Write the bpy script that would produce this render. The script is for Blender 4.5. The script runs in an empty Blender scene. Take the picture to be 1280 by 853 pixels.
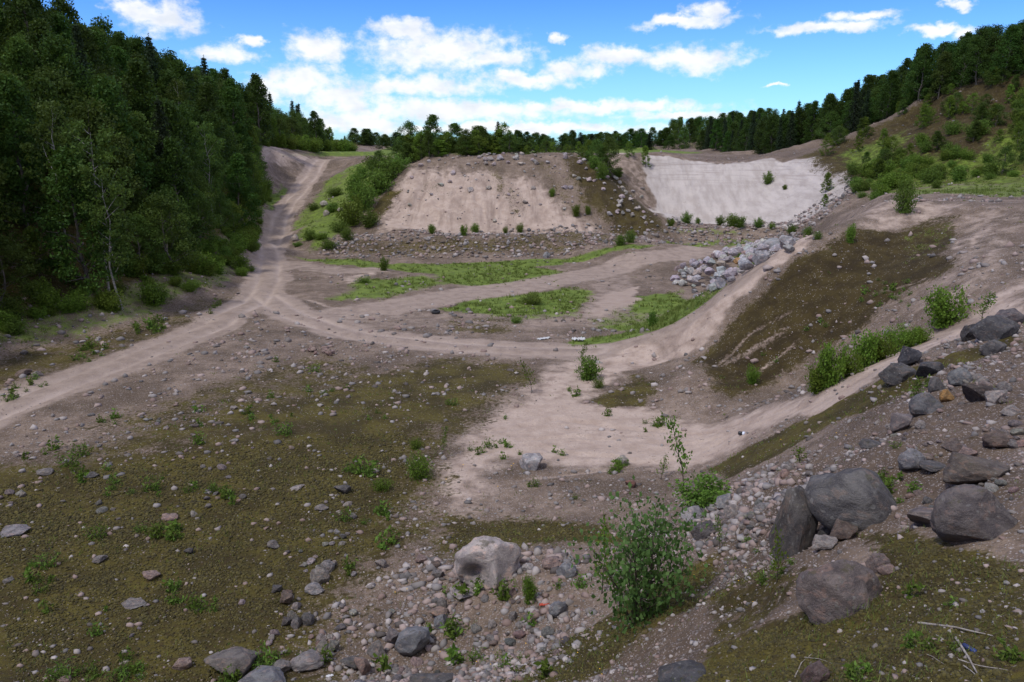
import bpy, math, random
import numpy as np
from mathutils import Vector, Matrix, noise as mnoise
from mathutils.geometry import delaunay_2d_cdt

random.seed(7)
RNG = np.random.default_rng(11)
SC = bpy.context.scene
COL = SC.collection

# ------------------------------------------------------------------ camera
FPX, CX, CY, PITCH, EYE = 985.0, 640.0, 426.5, math.radians(13.6), 12.0
cam_d = bpy.data.cameras.new('camera'); cam = bpy.data.objects.new('camera', cam_d); COL.objects.link(cam)
cam.location = (0, 0, EYE); cam.rotation_euler = (math.pi/2 - PITCH, 0, 0)
cam_d.sensor_width = 36.0; cam_d.lens = 36.0*FPX/1280.0; cam_d.clip_start = 0.1; cam_d.clip_end = 9000
SC.camera = cam
SC.render.resolution_x, SC.render.resolution_y = 1024, 682

# ------------------------------------------------------------------ light
SUN_EL, SUN_AZ = 57.0, -132.0          # azimuth: degrees from +Y towards +X
SUN_STRENGTH, SUN_ANGLE = 2.5, 5.0
SKY_STRENGTH = 0.085
EXPOSURE = -0.1
SC.view_settings.view_transform = 'Standard'; SC.view_settings.look = 'None'
SC.view_settings.gamma = 1.0; SC.view_settings.use_curve_mapping = False
SC.view_settings.exposure = EXPOSURE
se, sa = math.radians(SUN_EL), math.radians(SUN_AZ)
sun_dir = Vector((math.sin(sa)*math.cos(se), math.cos(sa)*math.cos(se), math.sin(se)))
sd = bpy.data.lights.new('sun', 'SUN'); sun = bpy.data.objects.new('sun', sd); COL.objects.link(sun)
sd.energy = SUN_STRENGTH; sd.angle = math.radians(SUN_ANGLE); sd.color = (1.0, .965, .91)
sun.rotation_euler = sun_dir.to_track_quat('Z', 'Y').to_euler(); sun.location = (0, 0, 80)

# ------------------------------------------------------------------ node helper
class NT:
    def __init__(s, tree): s.t = tree; s.n = tree.nodes; s.l = tree.links
    def node(s, typ, **kw):
        n = s.n.new(typ)
        for k, v in kw.items(): setattr(n, k, v)
        return n
    def put(s, sock, v):
        if v is None: return
        if hasattr(v, 'is_output') or isinstance(v, bpy.types.NodeSocket): s.l.new(v, sock)
        else:
            try: sock.default_value = v
            except Exception: sock.default_value = (*v, 1.0)
    def math(s, op, a, b=None, c=None, clamp=False):
        n = s.node('ShaderNodeMath', operation=op, use_clamp=clamp)
        s.put(n.inputs[0], a); s.put(n.inputs[1], b)
        if c is not None: s.put(n.inputs[2], c)
        return n.outputs[0]
    def vmath(s, op, a, b=None, scale=None):
        n = s.node('ShaderNodeVectorMath', operation=op)
        s.put(n.inputs[0], a)
        if b is not None: s.put(n.inputs[1], b)
        if scale is not None: s.put(n.inputs['Scale'], scale)
        return n.outputs['Value'] if op in ('LENGTH', 'DOT_PRODUCT', 'DISTANCE') else n.outputs[0]
    def noise(s, vec, scale, detail=4, rough=.55, dist=0.0, out='Fac'):
        n = s.node('ShaderNodeTexNoise'); s.put(n.inputs['Vector'], vec)
        n.inputs['Scale'].default_value = scale; n.inputs['Detail'].default_value = detail
        n.inputs['Roughness'].default_value = rough; n.inputs['Distortion'].default_value = dist
        return n.outputs[out]
    def mix(s, f, a, b, typ='MIX'):
        n = s.node('ShaderNodeMix', data_type='RGBA', blend_type=typ)
        s.put(n.inputs[0], f); s.put(n.inputs[6], a if not isinstance(a, tuple) else (*a, 1)[:4]); s.put(n.inputs[7], b if not isinstance(b, tuple) else (*b, 1)[:4])
        return n.outputs[2]
    def ramp(s, v, a, b, c=0.0, d=1.0, smooth=True):
        n = s.node('ShaderNodeMapRange', interpolation_type='SMOOTHSTEP' if smooth else 'LINEAR')
        s.put(n.inputs[0], v)
        for i, q in enumerate((a, b, c, d)): s.put(n.inputs[i+1], q)
        return n.outputs[0]
    def attr(s, name, out='Fac'):
        n = s.node('ShaderNodeAttribute', attribute_name=name); return n.outputs[out]

def pixdir(px, py):
    xc = (px-CX)/FPX; yc = -(py-CY)/FPX
    c, s = math.cos(PITCH), math.sin(PITCH)
    return xc, c + yc*s, -s + yc*c
def P(px, py, Y):                     # the point of the view ray of a photo pixel at depth Y
    dx, dy, dz = pixdir(px, py); t = Y/dy
    return (t*dx, Y, EYE + t*dz)
def G(px, py, z):                     # ... at height z
    dx, dy, dz = pixdir(px, py); t = (z-EYE)/dz
    return (t*dx, t*dy, z)
def azel(px, py):
    dx, dy, dz = pixdir(px, py); r = math.sqrt(dx*dx+dy*dy+dz*dz)
    return math.degrees(math.atan2(dx, dy)), math.degrees(math.asin(dz/r))

# ------------------------------------------------------------------ sky
world = bpy.data.worlds.new('World'); SC.world = world; world.use_nodes = True
def build_world():
    w = NT(world.node_tree); w.n.clear()
    out = w.node('ShaderNodeOutputWorld'); bg = w.node('ShaderNodeBackground')
    sky = w.node('ShaderNodeTexSky', sky_type='NISHITA', sun_disc=False)
    sky.sun_elevation = se; sky.sun_rotation = sa; sky.altitude = 200; sky.air_density = 1.0
    sky.dust_density = 0.25; sky.ozone_density = 2.2
    tc = w.node('ShaderNodeTexCoord'); d = tc.outputs['Generated']
    sx = w.node('ShaderNodeSeparateXYZ'); w.put(sx.inputs[0], d)
    az = w.math('MULTIPLY', w.math('ARCTAN2', sx.outputs[0], sx.outputs[1]), 57.29578)
    el = w.math('MULTIPLY', w.math('ARCSINE', sx.outputs[2]), 57.29578)
    def comb(a, b):
        n = w.node('ShaderNodeCombineXYZ'); w.put(n.inputs[0], a); w.put(n.inputs[1], b); return n.outputs[0]
    uv = comb(az, el)
    # ragged edges: shift the lookup by noise
    uvs = w.vmath('MULTIPLY', uv, (1.0, 1.35, 1.0))
    n1 = w.noise(uvs, .33, 5, .6, 0, 'Color'); n2 = w.noise(uvs, 1.3, 5, .62, 0, 'Color')
    off = w.vmath('ADD', w.vmath('SCALE', w.vmath('SUBTRACT', n1, (.5,.5,.5)), scale=4.6), w.vmath('SCALE', w.vmath('SUBTRACT', n2, (.5,.5,.5)), scale=1.1))
    uvw = w.vmath('ADD', uv, w.vmath('MULTIPLY', off, (.95, .42, 0)))
    CL = [(205,22,52,24),(170,12,30,16),(278,67,44,13),(308,48,22,8),(398,57,46,26),(378,100,66,26),(335,110,32,22),
          (550,62,112,32),(505,36,52,16),(620,70,62,20),(525,108,110,18),(428,122,70,22),(700,47,18,8),(850,28,78,13),(890,15,34,18),
          (862,74,84,22),(770,70,62,17),(715,86,52,15),(655,100,70,13),(1030,36,100,15),(1075,22,60,12),(1180,36,36,11),(1208,8,30,9),
          (560,140,200,18),(730,135,190,13),(860,147,100,9),(440,152,80,20),(640,160,260,9),(970,105,14,4),(920,154,46,4)]
    m = None
    for i, (px, py, rx, ry) in enumerate(CL):
        a0, e0 = azel(px, py); a1, e1 = azel(px+rx, py-ry)
        v = w.vmath('MULTIPLY', w.vmath('SUBTRACT', uvw, (a0, e0, 0)), (1/max(.2, abs(a1-a0)), 1/max(.15, abs(e1-e0)), 0))
        k = w.math('SUBTRACT', 1.09, w.vmath('LENGTH', v))
        m = k if m is None else w.math('MAXIMUM', m, k)
    # unseen clouds over the rest of the sky, coverage raised to whiten the skylight
    wide = w.noise(w.vmath('MULTIPLY', d, (3.2, 3.2, 7.0)), 1.0, 6, .58)
    rest = w.ramp(el, 20, 30); back = w.ramp(sx.outputs[1], .35, .1)
    rest = w.math('MAXIMUM', rest, back)
    wide = w.math('MULTIPLY', w.ramp(wide, .36, .56), rest)
    fine = w.noise(uvs, .95, 7, .58)
    dens = w.math('ADD', m, w.math('MULTIPLY', w.math('SUBTRACT', fine, .5), 1.5))
    cl = w.ramp(dens, -.06, .80)
    cl = w.math('MULTIPLY', cl, w.ramp(w.noise(uvs, .5, 4, .55), .25, .5, .8, 1.0))
    cl = w.math('MAXIMUM', cl, w.math('MULTIPLY', wide, .9))
    cl = w.math('MULTIPLY', cl, .97)
    # sunlit tops, greyer hearts
    core = w.ramp(w.math('ADD', w.noise(w.vmath('MULTIPLY', uv, (.8, 1.6, 1)), .5, 5, .5), w.math('MULTIPLY', dens, .10)), .45, .80)
    ccol = w.mix(core, (13.6, 13.6, 13.7), (10.4, 11.0, 12.0))
    tint = w.mix(w.ramp(el, 2, 16), (.92, 1.58, 2.35), (.40, .96, 2.55))
    skyc = w.mix(1.0, sky.outputs[0], tint, 'MULTIPLY')
    w.put(bg.inputs[0], w.mix(cl, skyc, ccol)); bg.inputs[1].default_value = SKY_STRENGTH
    w.l.new(bg.outputs[0], out.inputs[0])
build_world()

# ------------------------------------------------------------------ terrain heights
def hash2(ix, iy, seed):
    h = (ix.astype(np.int64)*374761393 + iy.astype(np.int64)*668265263 + seed*974634541) & 0xffffffff
    h = ((h ^ (h >> 13))*1274126177) & 0xffffffff
    h = h ^ (h >> 16)
    return (h & 0xffff)/65535.0
def vnoise(x, y, seed=0):
    ix = np.floor(x); iy = np.floor(y); fx = x-ix; fy = y-iy
    fx = fx*fx*fx*(fx*(fx*6-15)+10); fy = fy*fy*fy*(fy*(fy*6-15)+10)
    a = hash2(ix, iy, seed); b = hash2(ix+1, iy, seed); c = hash2(ix, iy+1, seed); d = hash2(ix+1, iy+1, seed)
    return (a+(b-a)*fx) + ((c+(d-c)*fx) - (a+(b-a)*fx))*fy - .5
def fbm(x, y, seed=0, oct=4, gain=.5):
    r = 0; a = 1.0; s = 0
    for k in range(oct):
        c, q = math.cos(k*1.1+.3), math.sin(k*1.1+.3)
        r = r + a*vnoise((x*c-y*q)*2.03**k+17.1*k, (x*q+y*c)*2.03**k-9.7*k, seed+k); s += a; a *= gain
    return r/s*2.0       # about -1..1

CTRL = [
 # pit floor
 G(-250,853,0), G(0,853,0), G(200,853,0), G(450,853,.1), G(0,700,0), G(300,700,0), G(500,700,.1), G(-200,600,0), G(0,520,0), G(300,510,0), G(560,510,0),
 G(600,600,0), G(700,560,-.1), G(800,520,.1), G(700,640,.3), G(-120,470,.2), G(0,450,.2), G(170,415,.2), G(290,372,.2), G(450,400,0), G(600,400,0), G(740,440,.1),
 G(700,340,0), G(560,332,0), G(440,345,.3), G(845,308,.1), G(955,306,.2), G(860,350,0), (11,57,0), (17,60,0), (22,67,0), (27,76,.1), (31,84,.4), (33,95,1.2),
 # road up the left
 G(338,330,.2), G(335,305,.6), P(350,275,112), P(375,240,130), P(395,212,150), P(402,200,163),
 P(318,290,104), P(335,250,124), P(352,225,138),
 P(372,285,108), P(400,290,98), P(395,240,128), P(420,215,148), P(400,250,118), P(440,225,126), P(432,198,152), P(420,265,108), P(455,250,112),
 # left hill
 (-33,30,.5),(-31,48,.6),(-27,57,.6),(-25.8,74,.6),(-37,30,3.0),(-35.5,48,3.2),(-31.5,57,3.0),(-30,74,2.8),(-36,95,3.2),
 (-53,10,17),(-52,40,16),(-48,60,16),(-47,80,17),(-48,100,16),(-51,120,15),(-52,140,15),(-56,160,14),(-60,210,13),
 (-70,40,20),(-68,80,20),(-70,120,18),(-75,170,16),(-110,40,24),(-110,120,24),(-110,200,20),
 P(326,184,140), P(350,186,150), P(400,190,168), P(365,186,158), (-48,210,11.5),
 # berm in front of the mound
 G(400,322,.3), G(480,320,.2), G(560,322,0), G(690,322,0), G(800,306,.2),
 P(425,295,97), P(520,293,96), P(620,292,96), P(740,290,97), P(815,287,101),
 (-19,101,1.4), (-5,101,1.2), (10,101,1.2), (17,103,1.3),
 # the mound
 P(514,208,115), P(545,201,116), P(575,195,118), P(610,199,116), P(640,192,118), P(672,197,116), P(705,191,118), P(737,200,116), P(466,276,103), P(490,240,110),
 P(760,225,112), P(800,260,107), P(829,289,103),
 (-15,132,11.2), (0,136,11.4), (13,132,11.3), (-15,180,11.6), P(470,196,132),
 # second face and the white sand
 P(832,278,117), P(745,194,136), P(790,192,132), P(815,268,120), P(775,235,121),
 P(815,190,134), P(840,190,137), P(870,199,134), P(892,207,131), P(925,202,133), P(960,196,132), P(990,198,128), P(1020,195,124), P(1060,215,112),
 P(835,272,121), P(900,277,118), P(960,281,112), P(1000,283,104),
 P(1064,240,95), P(1040,262,92), P(1005,289,93), P(1050,270,84),
 P(870,277,112), P(940,282,106),
 # plateau beyond
 (0,200,11.6), (0,262,11.6), (30,150,11.1), (35,175,11.2), (45,150,11.0), (45,200,11.4), (-30,200,11.6), (-30,262,11.6), (60,262,12.5),
 # right-hand bench, hill and cut bank
 P(1100,249,53), P(1180,247,60), P(1290,250,56), P(1100,240,76), P(1200,238,80), P(1300,236,75), (62,70,9.0), (75,40,10.5),
 P(1078,226,104), P(1150,222,100), P(1280,215,92), P(1400,190,92),
 P(1000,196,166), P(1060,179,146), P(1150,150,126), P(1220,131,118), P(1290,115,113), P(960,198,188),
 P(960,191,191), P(1000,185,171), P(1060,162,150), P(1150,127,129), P(1220,108,120), P(1290,88,115),
 (90,150,27),(85,190,22),(80,230,19),(110,120,30),(110,260,22),(100,60,16),(110,10,16),
 # sandy ridge: crest, then its near face and the gully at its foot
 P(742,434,48), P(800,421,46.5), P(850,404,46), P(920,355,45), P(1000,300,45), P(1060,271,47), P(1100,252,50), P(1180,253,48), P(1290,253,44),
 G(800,508,.1), G(900,520,.4), P(1000,496,36), P(1130,432,32.5), P(1290,358,30),
 P(1000,400,40.3), P(1100,340,41.5), P(1200,310,39), P(900,440,41), P(820,450,44), P(1130,380,36.5), P(960,400,41.5), P(1050,380,40),
 P(1200,375,32.5),
 # near bank
 P(882,585,27), P(1000,520,26), P(1120,450,26), P(1290,392,27), P(940,552,26.5), P(1060,484,26),
 P(1200,500,18), P(1200,560,14.5), P(1275,620,10.8), P(1060,570,15.5), P(1060,680,12.3), P(960,640,18.4), P(900,660,18.6), P(800,660,21.8), P(865,645,21.2),
 P(940,720,14.4), P(900,800,10.6), P(850,760,13.5), P(700,800,15.9), P(640,853,14.7), P(780,853,11.6), P(860,853,9.6), P(1040,700,11.7), P(1290,860,6.1), P(1000,853,7.6), P(1290,700,9),
 P(1100,520,20.5), P(1000,580,19.5), P(560,853,15.8), P(760,720,17.8), P(1140,853,6.7),
 (0,0,10.3), (0,2,9.2), (0,4,7.9), (3,5,7.2), (-3,3,8.8), (-8,3,8.4), (5,3,8.8), (0,7,6.0), (3,8,5.6), (-10,10,3.5), (-9,14,.5), (-25,8,.5), (-22,0,7), (-60,-12,14), (0,-12,11.5), (10,0,10.2), (15,8,8.6), (25,15,9.0), (40,22,9.4), (40,-12,12), (110,-12,14), (-110,-12,22), (55,35,9.6),
]
GX0, GY0, GS = -112.0, -14.0, 0.5
GNX, GNY = 449, 557
def base_grid():
    pts = [Vector((p[0], p[1])) for p in CTRL]; zs = [p[2] for p in CTRL]
    x1, y1 = GX0+GS*GNX, GY0+GS*GNY
    for cx, cy, cz in ((GX0-2, GY0-2, 22), (x1+2, GY0-2, 15), (GX0-2, y1+2, 20), (x1+2, y1+2, 22), (0, y1+2, 11.6), (0, GY0-2, 11.5)):
        pts.append(Vector((cx, cy))); zs.append(cz)
    v, e, f, ov, oe, of = delaunay_2d_cdt(pts, [], [], 0, 1e-4)
    vz = [zs[o[0]] for o in ov]
    Z = np.full((GNY, GNX), 11.0)
    for t in f:
        (ax, ay), (bx, by), (cx, cy) = v[t[0]], v[t[1]], v[t[2]]
        i0 = max(0, int((min(ax, bx, cx)-GX0)/GS)); i1 = min(GNX-1, int((max(ax, bx, cx)-GX0)/GS)+1)
        j0 = max(0, int((min(ay, by, cy)-GY0)/GS)); j1 = min(GNY-1, int((max(ay, by, cy)-GY0)/GS)+1)
        if i1 < i0 or j1 < j0: continue
        X, Y = np.meshgrid(GX0+GS*np.arange(i0, i1+1), GY0+GS*np.arange(j0, j1+1))
        den = (by-cy)*(ax-cx)+(cx-bx)*(ay-cy)
        if abs(den) < 1e-9: continue
        l1 = ((by-cy)*(X-cx)+(cx-bx)*(Y-cy))/den; l2 = ((cy-ay)*(X-cx)+(ax-cx)*(Y-cy))/den; l3 = 1-l1-l2
        m = (l1 >= -1e-6) & (l2 >= -1e-6) & (l3 >= -1e-6)
        sub = Z[j0:j1+1, i0:i1+1]; sub[m] = (l1*vz[t[0]]+l2*vz[t[1]]+l3*vz[t[2]])[m]
    def blur(A, sig):
        r = int(3*sig)+1; k = np.exp(-.5*(np.arange(-r, r+1)/sig)**2); k /= k.sum()
        B = np.pad(A, r, mode='edge')
        B = sum(k[i]*B[i:i+A.shape[0]] for i in range(2*r+1))
        return sum(k[i]*B[:, i:i+A.shape[1]] for i in range(2*r+1))
    A1, A2 = blur(Z, 1.2), blur(Z, 1.7)
    yy = (GY0+GS*np.arange(GNY))[:, None]
    w = np.clip((yy-25)/25, 0, 1)
    return A1*(1-w)+A2*w
HG = base_grid()
def H0(x, y):
    x = np.asarray(x, float); y = np.asarray(y, float)
    u = np.clip((x-GX0)/GS, 0, GNX-1.001); v = np.clip((y-GY0)/GS, 0, GNY-1.001)
    i = u.astype(int); j = v.astype(int); fu = u-i; fv = v-j
    return (HG[j, i]*(1-fu)+HG[j, i+1]*fu)*(1-fv) + (HG[j+1, i]*(1-fu)+HG[j+1, i+1]*fu)*fv
def hit0(px, py):
    dx, dy, dz = pixdir(px, py)
    t = np.concatenate([np.arange(4, 60, .1), np.arange(60, 330, .25)])
    d = EYE+t*dz - H0(t*dx, t*dy)
    k = np.argmax(d < 0)
    if d[k] >= 0: k = len(t)-1
    a, b = t[max(k-1, 0)], t[k]
    for _ in range(12):
        m = (a+b)/2
        if EYE+m*dz - float(H0(m*dx, m*dy)) < 0: b = m
        else: a = m
    return (b*dx, b*dy)
def wpoly(*pp): return np.array([hit0(px, py) for px, py in pp])
def sdist(x, y, poly):                # signed distance, positive inside
    n = len(poly); d2 = np.full(x.shape, 1e12); ins = np.zeros(x.shape, bool)
    for i in range(n):
        ax, ay = poly[i]; bx, by = poly[(i+1) % n]
        ex, ey = bx-ax, by-ay; L = ex*ex+ey*ey+1e-12
        t = np.clip(((x-ax)*ex+(y-ay)*ey)/L, 0, 1)
        d2 = np.minimum(d2, (x-ax-t*ex)**2+(y-ay-t*ey)**2)
        if ay != by:
            c = ((ay > y) != (by > y)) & (x < ex*(y-ay)/(by-ay)+ax); ins ^= c
    d = np.sqrt(d2); return np.where(ins, d, -d)
def ldist(x, y, line):
    d2 = np.full(x.shape, 1e12)
    for i in range(len(line)-1):
        ax, ay = line[i]; bx, by = line[i+1]; ex, ey = bx-ax, by-ay; L = ex*ex+ey*ey+1e-12
        t = np.clip(((x-ax)*ex+(y-ay)*ey)/L, 0, 1)
        d2 = np.minimum(d2, (x-ax-t*ex)**2+(y-ay-t*ey)**2)
    return np.sqrt(d2)
def sstep(a, b, x):
    t = np.clip((x-a)/(b-a), 0, 1); return t*t*(3-2*t)

TOE_Y, TOE_X = [30, 48, 57, 74, 95, 104, 124, 138, 160, 175, 230], [-36, -33.2, -29, -28, -32.5, -34.5, -38.6, -44.0, -46, -47.5, -49]
# ground cover, outlined on the ground: (outline, edge softness in m, strength)
MOSS = [
 (wpoly((-150,600),(60,575),(330,530),(470,500),(540,530),(540,600),(500,640),(560,655),(440,720),(400,845),(300,990),(-150,990)), 3.0, .92),
 (wpoly((60,570),(330,500),(480,462),(560,448),(650,455),(665,478),(600,520),(545,560),(520,540),(330,550)), 2.2, .8),
 (wpoly((-60,510),(60,470),(180,428),(295,380),(305,362),(180,402),(0,445),(-60,470)), 2.2, .62),
 (wpoly((330,455),(420,440),(520,470),(420,520),(200,560),(120,530)), 2.0, .55),
 (wpoly((545,640),(600,648),(700,640),(770,655),(830,668),(760,682),(680,680),(600,690),(560,680)), 1.0, .9),
 (wpoly((850,458),(925,393),(1004,321),(1072,290),(1150,284),(1196,288),(1192,338),(1135,364),(1095,398),(1000,450),(900,492)), .8, 1.0),
 (wpoly((745,500),(790,470),(810,490),(800,514),(760,512)), .6, .9),
 (wpoly((1090,285),(1140,272),(1195,275),(1190,296),(1120,300)), .5, .55),
 (wpoly((1085,662),(1160,660),(1300,700),(1300,880),(830,880),(880,810),(1000,770),(1090,740),(1110,700)), .4, 1.0),
 (wpoly((868,592),(940,560),(1000,527),(1120,462),(1210,440),(1290,412),(1290,425),(1140,482),(1010,548),(905,605)), .35, .95),
 (wpoly((600,853),(720,790),(850,715),(900,690),(930,700),(860,760),(800,800),(720,853)), .4, .95),
 (wpoly((860,760),(960,700),(1000,720),(940,790),(880,810)), .3, .6),
 (wpoly((712,198),(742,200),(790,243),(830,288),(800,296),(762,290),(735,262),(712,228)), 2.0, .8),
 (wpoly((470,275),(508,235),(495,232),(462,262)), .8, .9),
 (wpoly((596,205),(622,212),(645,238),(656,266),(640,266),(622,238)), 1.6, .42),  # dark mound gullies, tinted with the moss colour; the next two likewise
 (wpoly((660,200),(690,205),(712,235),(722,262),(700,255),(680,226)), 1.8, .38),
 (wpoly((520,228),(548,224),(560,244),(535,250)), 1.5, .3),
 (wpoly((420,318),(560,318),(690,318),(800,302),(800,293),(620,297),(430,300)), .8, .5),
 (wpoly((1066,228),(1000,196),(1075,170),(1150,130),(1225,105),(1300,85),(1300,232),(1080,232)), 2.0, .85),
 (wpoly((560,396),(640,398),(645,418),(560,415)), .8, .7),
]
GRASS = [
 (wpoly((535,386),(600,370),(690,360),(735,362),(738,376),(722,398),(650,400),(585,394)), 1.6, 1.0),
 (wpoly((722,404),(755,390),(795,372),(850,364),(900,362),(880,390),(830,410),(770,416)), 1.4, 1.0),
 (wpoly((540,342),(660,332),(712,342),(692,354),(600,360),(540,354)), 1.6, .95),
 (wpoly((400,374),(440,352),(530,344),(555,356),(470,376)), 1.6, .8),
 (wpoly((372,322),(420,324),(500,330),(690,324),(800,306),(830,308),(715,330),(560,342),(440,336),(385,326)), .8, .8),
 (wpoly((690,432),(735,420),(785,414),(815,416),(760,430),(720,436)), .5, .95),
 (wpoly((1080,238),(1200,232),(1300,228),(1300,248),(1130,245)), 1.5, .65),
 (wpoly((1065,230),(1085,205),(1150,190),(1215,195),(1300,120),(1300,234),(1080,238)), 2.5, .6),
 (wpoly((-60,465),(0,440),(170,402),(298,355),(318,290),(300,280),(200,330),(0,380)), 1.2, .55),
 (wpoly((318,295),(335,248),(352,228),(362,240),(345,262),(335,285)), 1.0, .8),
 (wpoly((370,300),(395,262),(420,225),(440,205),(500,205),(462,262),(440,285),(400,318)), 1.5, .75),
 (wpoly((360,302),(378,262),(405,228),(432,212),(425,258),(392,308)), 1.2, .7),
 (wpoly((828,306),(900,302),(1010,302),(1010,294),(940,296),(830,297)), .8, .7),
 (wpoly((1040,196),(1090,178),(1140,160),(1130,200),(1060,215)), 2.0, .6),
 (wpoly((760,322),(850,312),(850,318),(770,330)), .8, .3),
 (wpoly((835,284),(880,284),(940,288),(940,293),(840,293)), .8, .5),
 (wpoly((1100,290),(1180,278),(1195,260),(1205,300),(1170,312),(1180,340),(1150,330)), .5, .35),
]
WHITE = [(wpoly((812,192),(870,201),(893,208),(958,200),(1022,196),(1064,214),(1062,238),(1030,262),(985,283),(960,284),(880,279),(828,273),(814,245),(804,215)), 1.4, 1.0)]
SAND = [
 (wpoly((540,600),(600,515),(690,485),(760,510),(830,518),(930,518),(1010,495),(1130,425),(1290,350),(1290,375),(1135,445),(1010,512),(930,555),(850,590),(780,590),(640,580),(570,640)), 1.6, .85),
 (wpoly((475,278),(508,214),(560,213),(590,220),(612,216),(640,228),(668,222),(690,245),(715,268),(745,292),(620,290),(480,290)), 2.4, .95),
 (wpoly((760,235),(745,196),(812,193),(840,245),(832,270),(800,255)), 1.5, .4),
 (wpoly((740,436),(850,405),(920,356),(1000,302),(1010,306),(940,360),(880,425),(800,460),(750,470)), .6, .7),
 (wpoly((1190,300),(1200,256),(1290,256),(1290,345),(1180,385),(1120,420),(1150,365)), 1.4, .38),
 (wpoly((1060,274),(1110,254),(1190,256),(1180,275),(1110,282),(1070,300)), .6, .5),
 (wpoly((655,500),(668,470),(720,444),(775,440),(770,470),(745,500),(690,515)), 1.5, .7),
 (wpoly((725,395),(760,362),(800,358),(790,380),(745,395)), 1.0, .9),
 (wpoly((420,350),(480,332),(470,345),(430,358)), 1.0, .6),
 (wpoly((1000,515),(1120,440),(1200,405),(1290,375),(1290,392),(1125,452),(1010,528)), .3, .9),
 (wpoly((330,180),(355,190),(400,195),(395,204),(360,205),(340,215),(328,205)), 1.0, .75),
 (wpoly((760,196),(742,195),(735,192),(760,189),(812,189)), 2.0, .7),
 (wpoly((1150,175),(1220,135),(1235,140),(1165,205),(1140,215)), 2.0, .3),
]
ROADS = [ # centre line, half width, strength
 (wpoly((-60,535),(40,497),(120,464),(200,434),(270,405),(318,378),(336,350),(338,330),(335,305),(350,275),(375,240),(393,214),(402,201)), 1.9, 1.0),
 (wpoly((330,370),(370,395),(450,420),(560,432),(660,438),(740,438)), 2.0, .8),
 (wpoly((725,438),(770,430),(820,416),(880,385),(930,349),(990,305)), .95, .7),
 (wpoly((335,340),(370,330),(420,340),(470,338)), 1.8, .6),
 (wpoly((440,392),(560,372),(690,352),(780,330),(850,318),(950,306)), 2.6, .75),
 (wpoly((400,400),(520,400),(650,402),(790,398)), 2.6, .45),
 (wpoly((760,345),(770,365),(750,395)), 2.0, .5),
]
ROUGH = wpoly((700,853),(880,700),(1000,590),(1120,470),(1290,410),(1290,640),(1100,660),(1000,740),(900,830),(860,860))   # stony near bank
RUT = [np.array(ROADS[0][0]), np.array(ROADS[1][0])]
ROUGH2 = wpoly((885,200),(960,196),(1030,198),(1070,190),(1150,165),(1225,135),(1300,118),(1300,88),(1220,108),(1150,127),(1060,163),(1000,186),(960,191),(890,196))
DARKM = wpoly((846,462),(922,393),(1002,321),(1070,288),(1205,280),(1200,340),(1000,455),(900,496))  # ridge face: dark brown moss, its colour also standing in for the face's shade
DARKM2 = wpoly((340,548),(470,462),(560,448),(655,452),(668,480),(600,522),(545,565),(520,545))
DARKM3 = wpoly((1066,228),(1000,196),(1075,170),(1150,130),(1225,105),(1300,85),(1300,205),(1150,215))
DARKM4 = wpoly((705,192),(745,198),(795,240),(835,288),(800,300),(755,294),(730,262),(705,228))
def masks(x, y):
    z = H0(x, y)
    wx = x+1.6*fbm(x/4.0, y/4.0, 31, 4, .6); wy = y+1.6*fbm(x/4.0, y/4.0, 47, 4, .6)
    near = np.clip(np.hypot(x, y)/40.0, .22, 1.0)
    wx = x+(wx-x)*near; wy = y+(wy-y)*near
    def comb(lst):
        r = np.zeros(x.shape)
        for poly, soft, k in lst:
            r = np.maximum(r, k*sstep(-soft, soft, sdist(wx, wy, poly)))
        return r
    M = dict(moss=comb(MOSS), grass=comb(GRASS), white=comb(WHITE), sand=comb(SAND))
    road = np.zeros(x.shape)
    for line, hw, k in ROADS:
        road = np.maximum(road, k*sstep(hw*1.35, hw*.7, ldist(x+(wx-x)*.45, y+(wy-y)*.45, line)))
    M['road'] = road; M['rut'] = np.zeros(x.shape)
    qx, qy = x+.35*fbm(x/5, y/5, 93, 3), y+.35*fbm(x/5, y/5, 94, 3)
    for line in RUT:
        d = ldist(qx, qy, line); M['rut'] = np.maximum(M['rut'], road*np.exp(-((d-.85)/.30)**2)*(.4+.6*sstep(-.4, .2, fbm(x/4, y/4, 95, 3))))
    up = sstep(10.3, 11.2, z)*sstep(117, 124, y)*(1-M['white'])*sstep(50, 44, x)*np.maximum(sstep(8, 2, x), sstep(170, 200, y))
    hill = sstep(.8, -1.6, x-np.interp(y, TOE_Y, TOE_X))
    M['grass'] = np.maximum(M['grass'], up*.8*(1-hill)*sstep(-44, -38, x)); M["grass"] *= 1-.8*hill; M["moss"] = np.maximum(M["moss"], hill)
    M['dark'] = np.maximum(np.maximum(.9*sstep(-3, 3, sdist(wx, wy, DARKM3)), .7*sstep(-2, 2, sdist(wx, wy, DARKM4))), sstep(-.8, .8, sdist(wx, wy, DARKM)), .8*sstep(-.8, .8, sdist(wx, wy, DARKM2)))
    M['grass'] *= 1-.95*road; M['moss'] *= 1-.8*road
    tr = trails(x, y)[0]; M['sand'] = np.maximum(M['sand'], .5*tr); M['moss'] *= 1-.6*tr; M['grass'] *= 1-.8*tr
    M['rough'] = np.maximum(sstep(-.5, .5, sdist(wx, wy, ROUGH)), .85*sstep(-2, 2, sdist(wx, wy, ROUGH2)))
    return M
MOUND = wpoly((475,280),(512,204),(737,196),(800,260),(825,292))
RIDGE = wpoly((800,506),(742,436),(850,405),(920,356),(1000,301),(1060,272),(1290,256),(1290,352),(1130,430),(1000,496))
RUT = [np.array(ROADS[0][0]), np.array(ROADS[1][0])]
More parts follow.
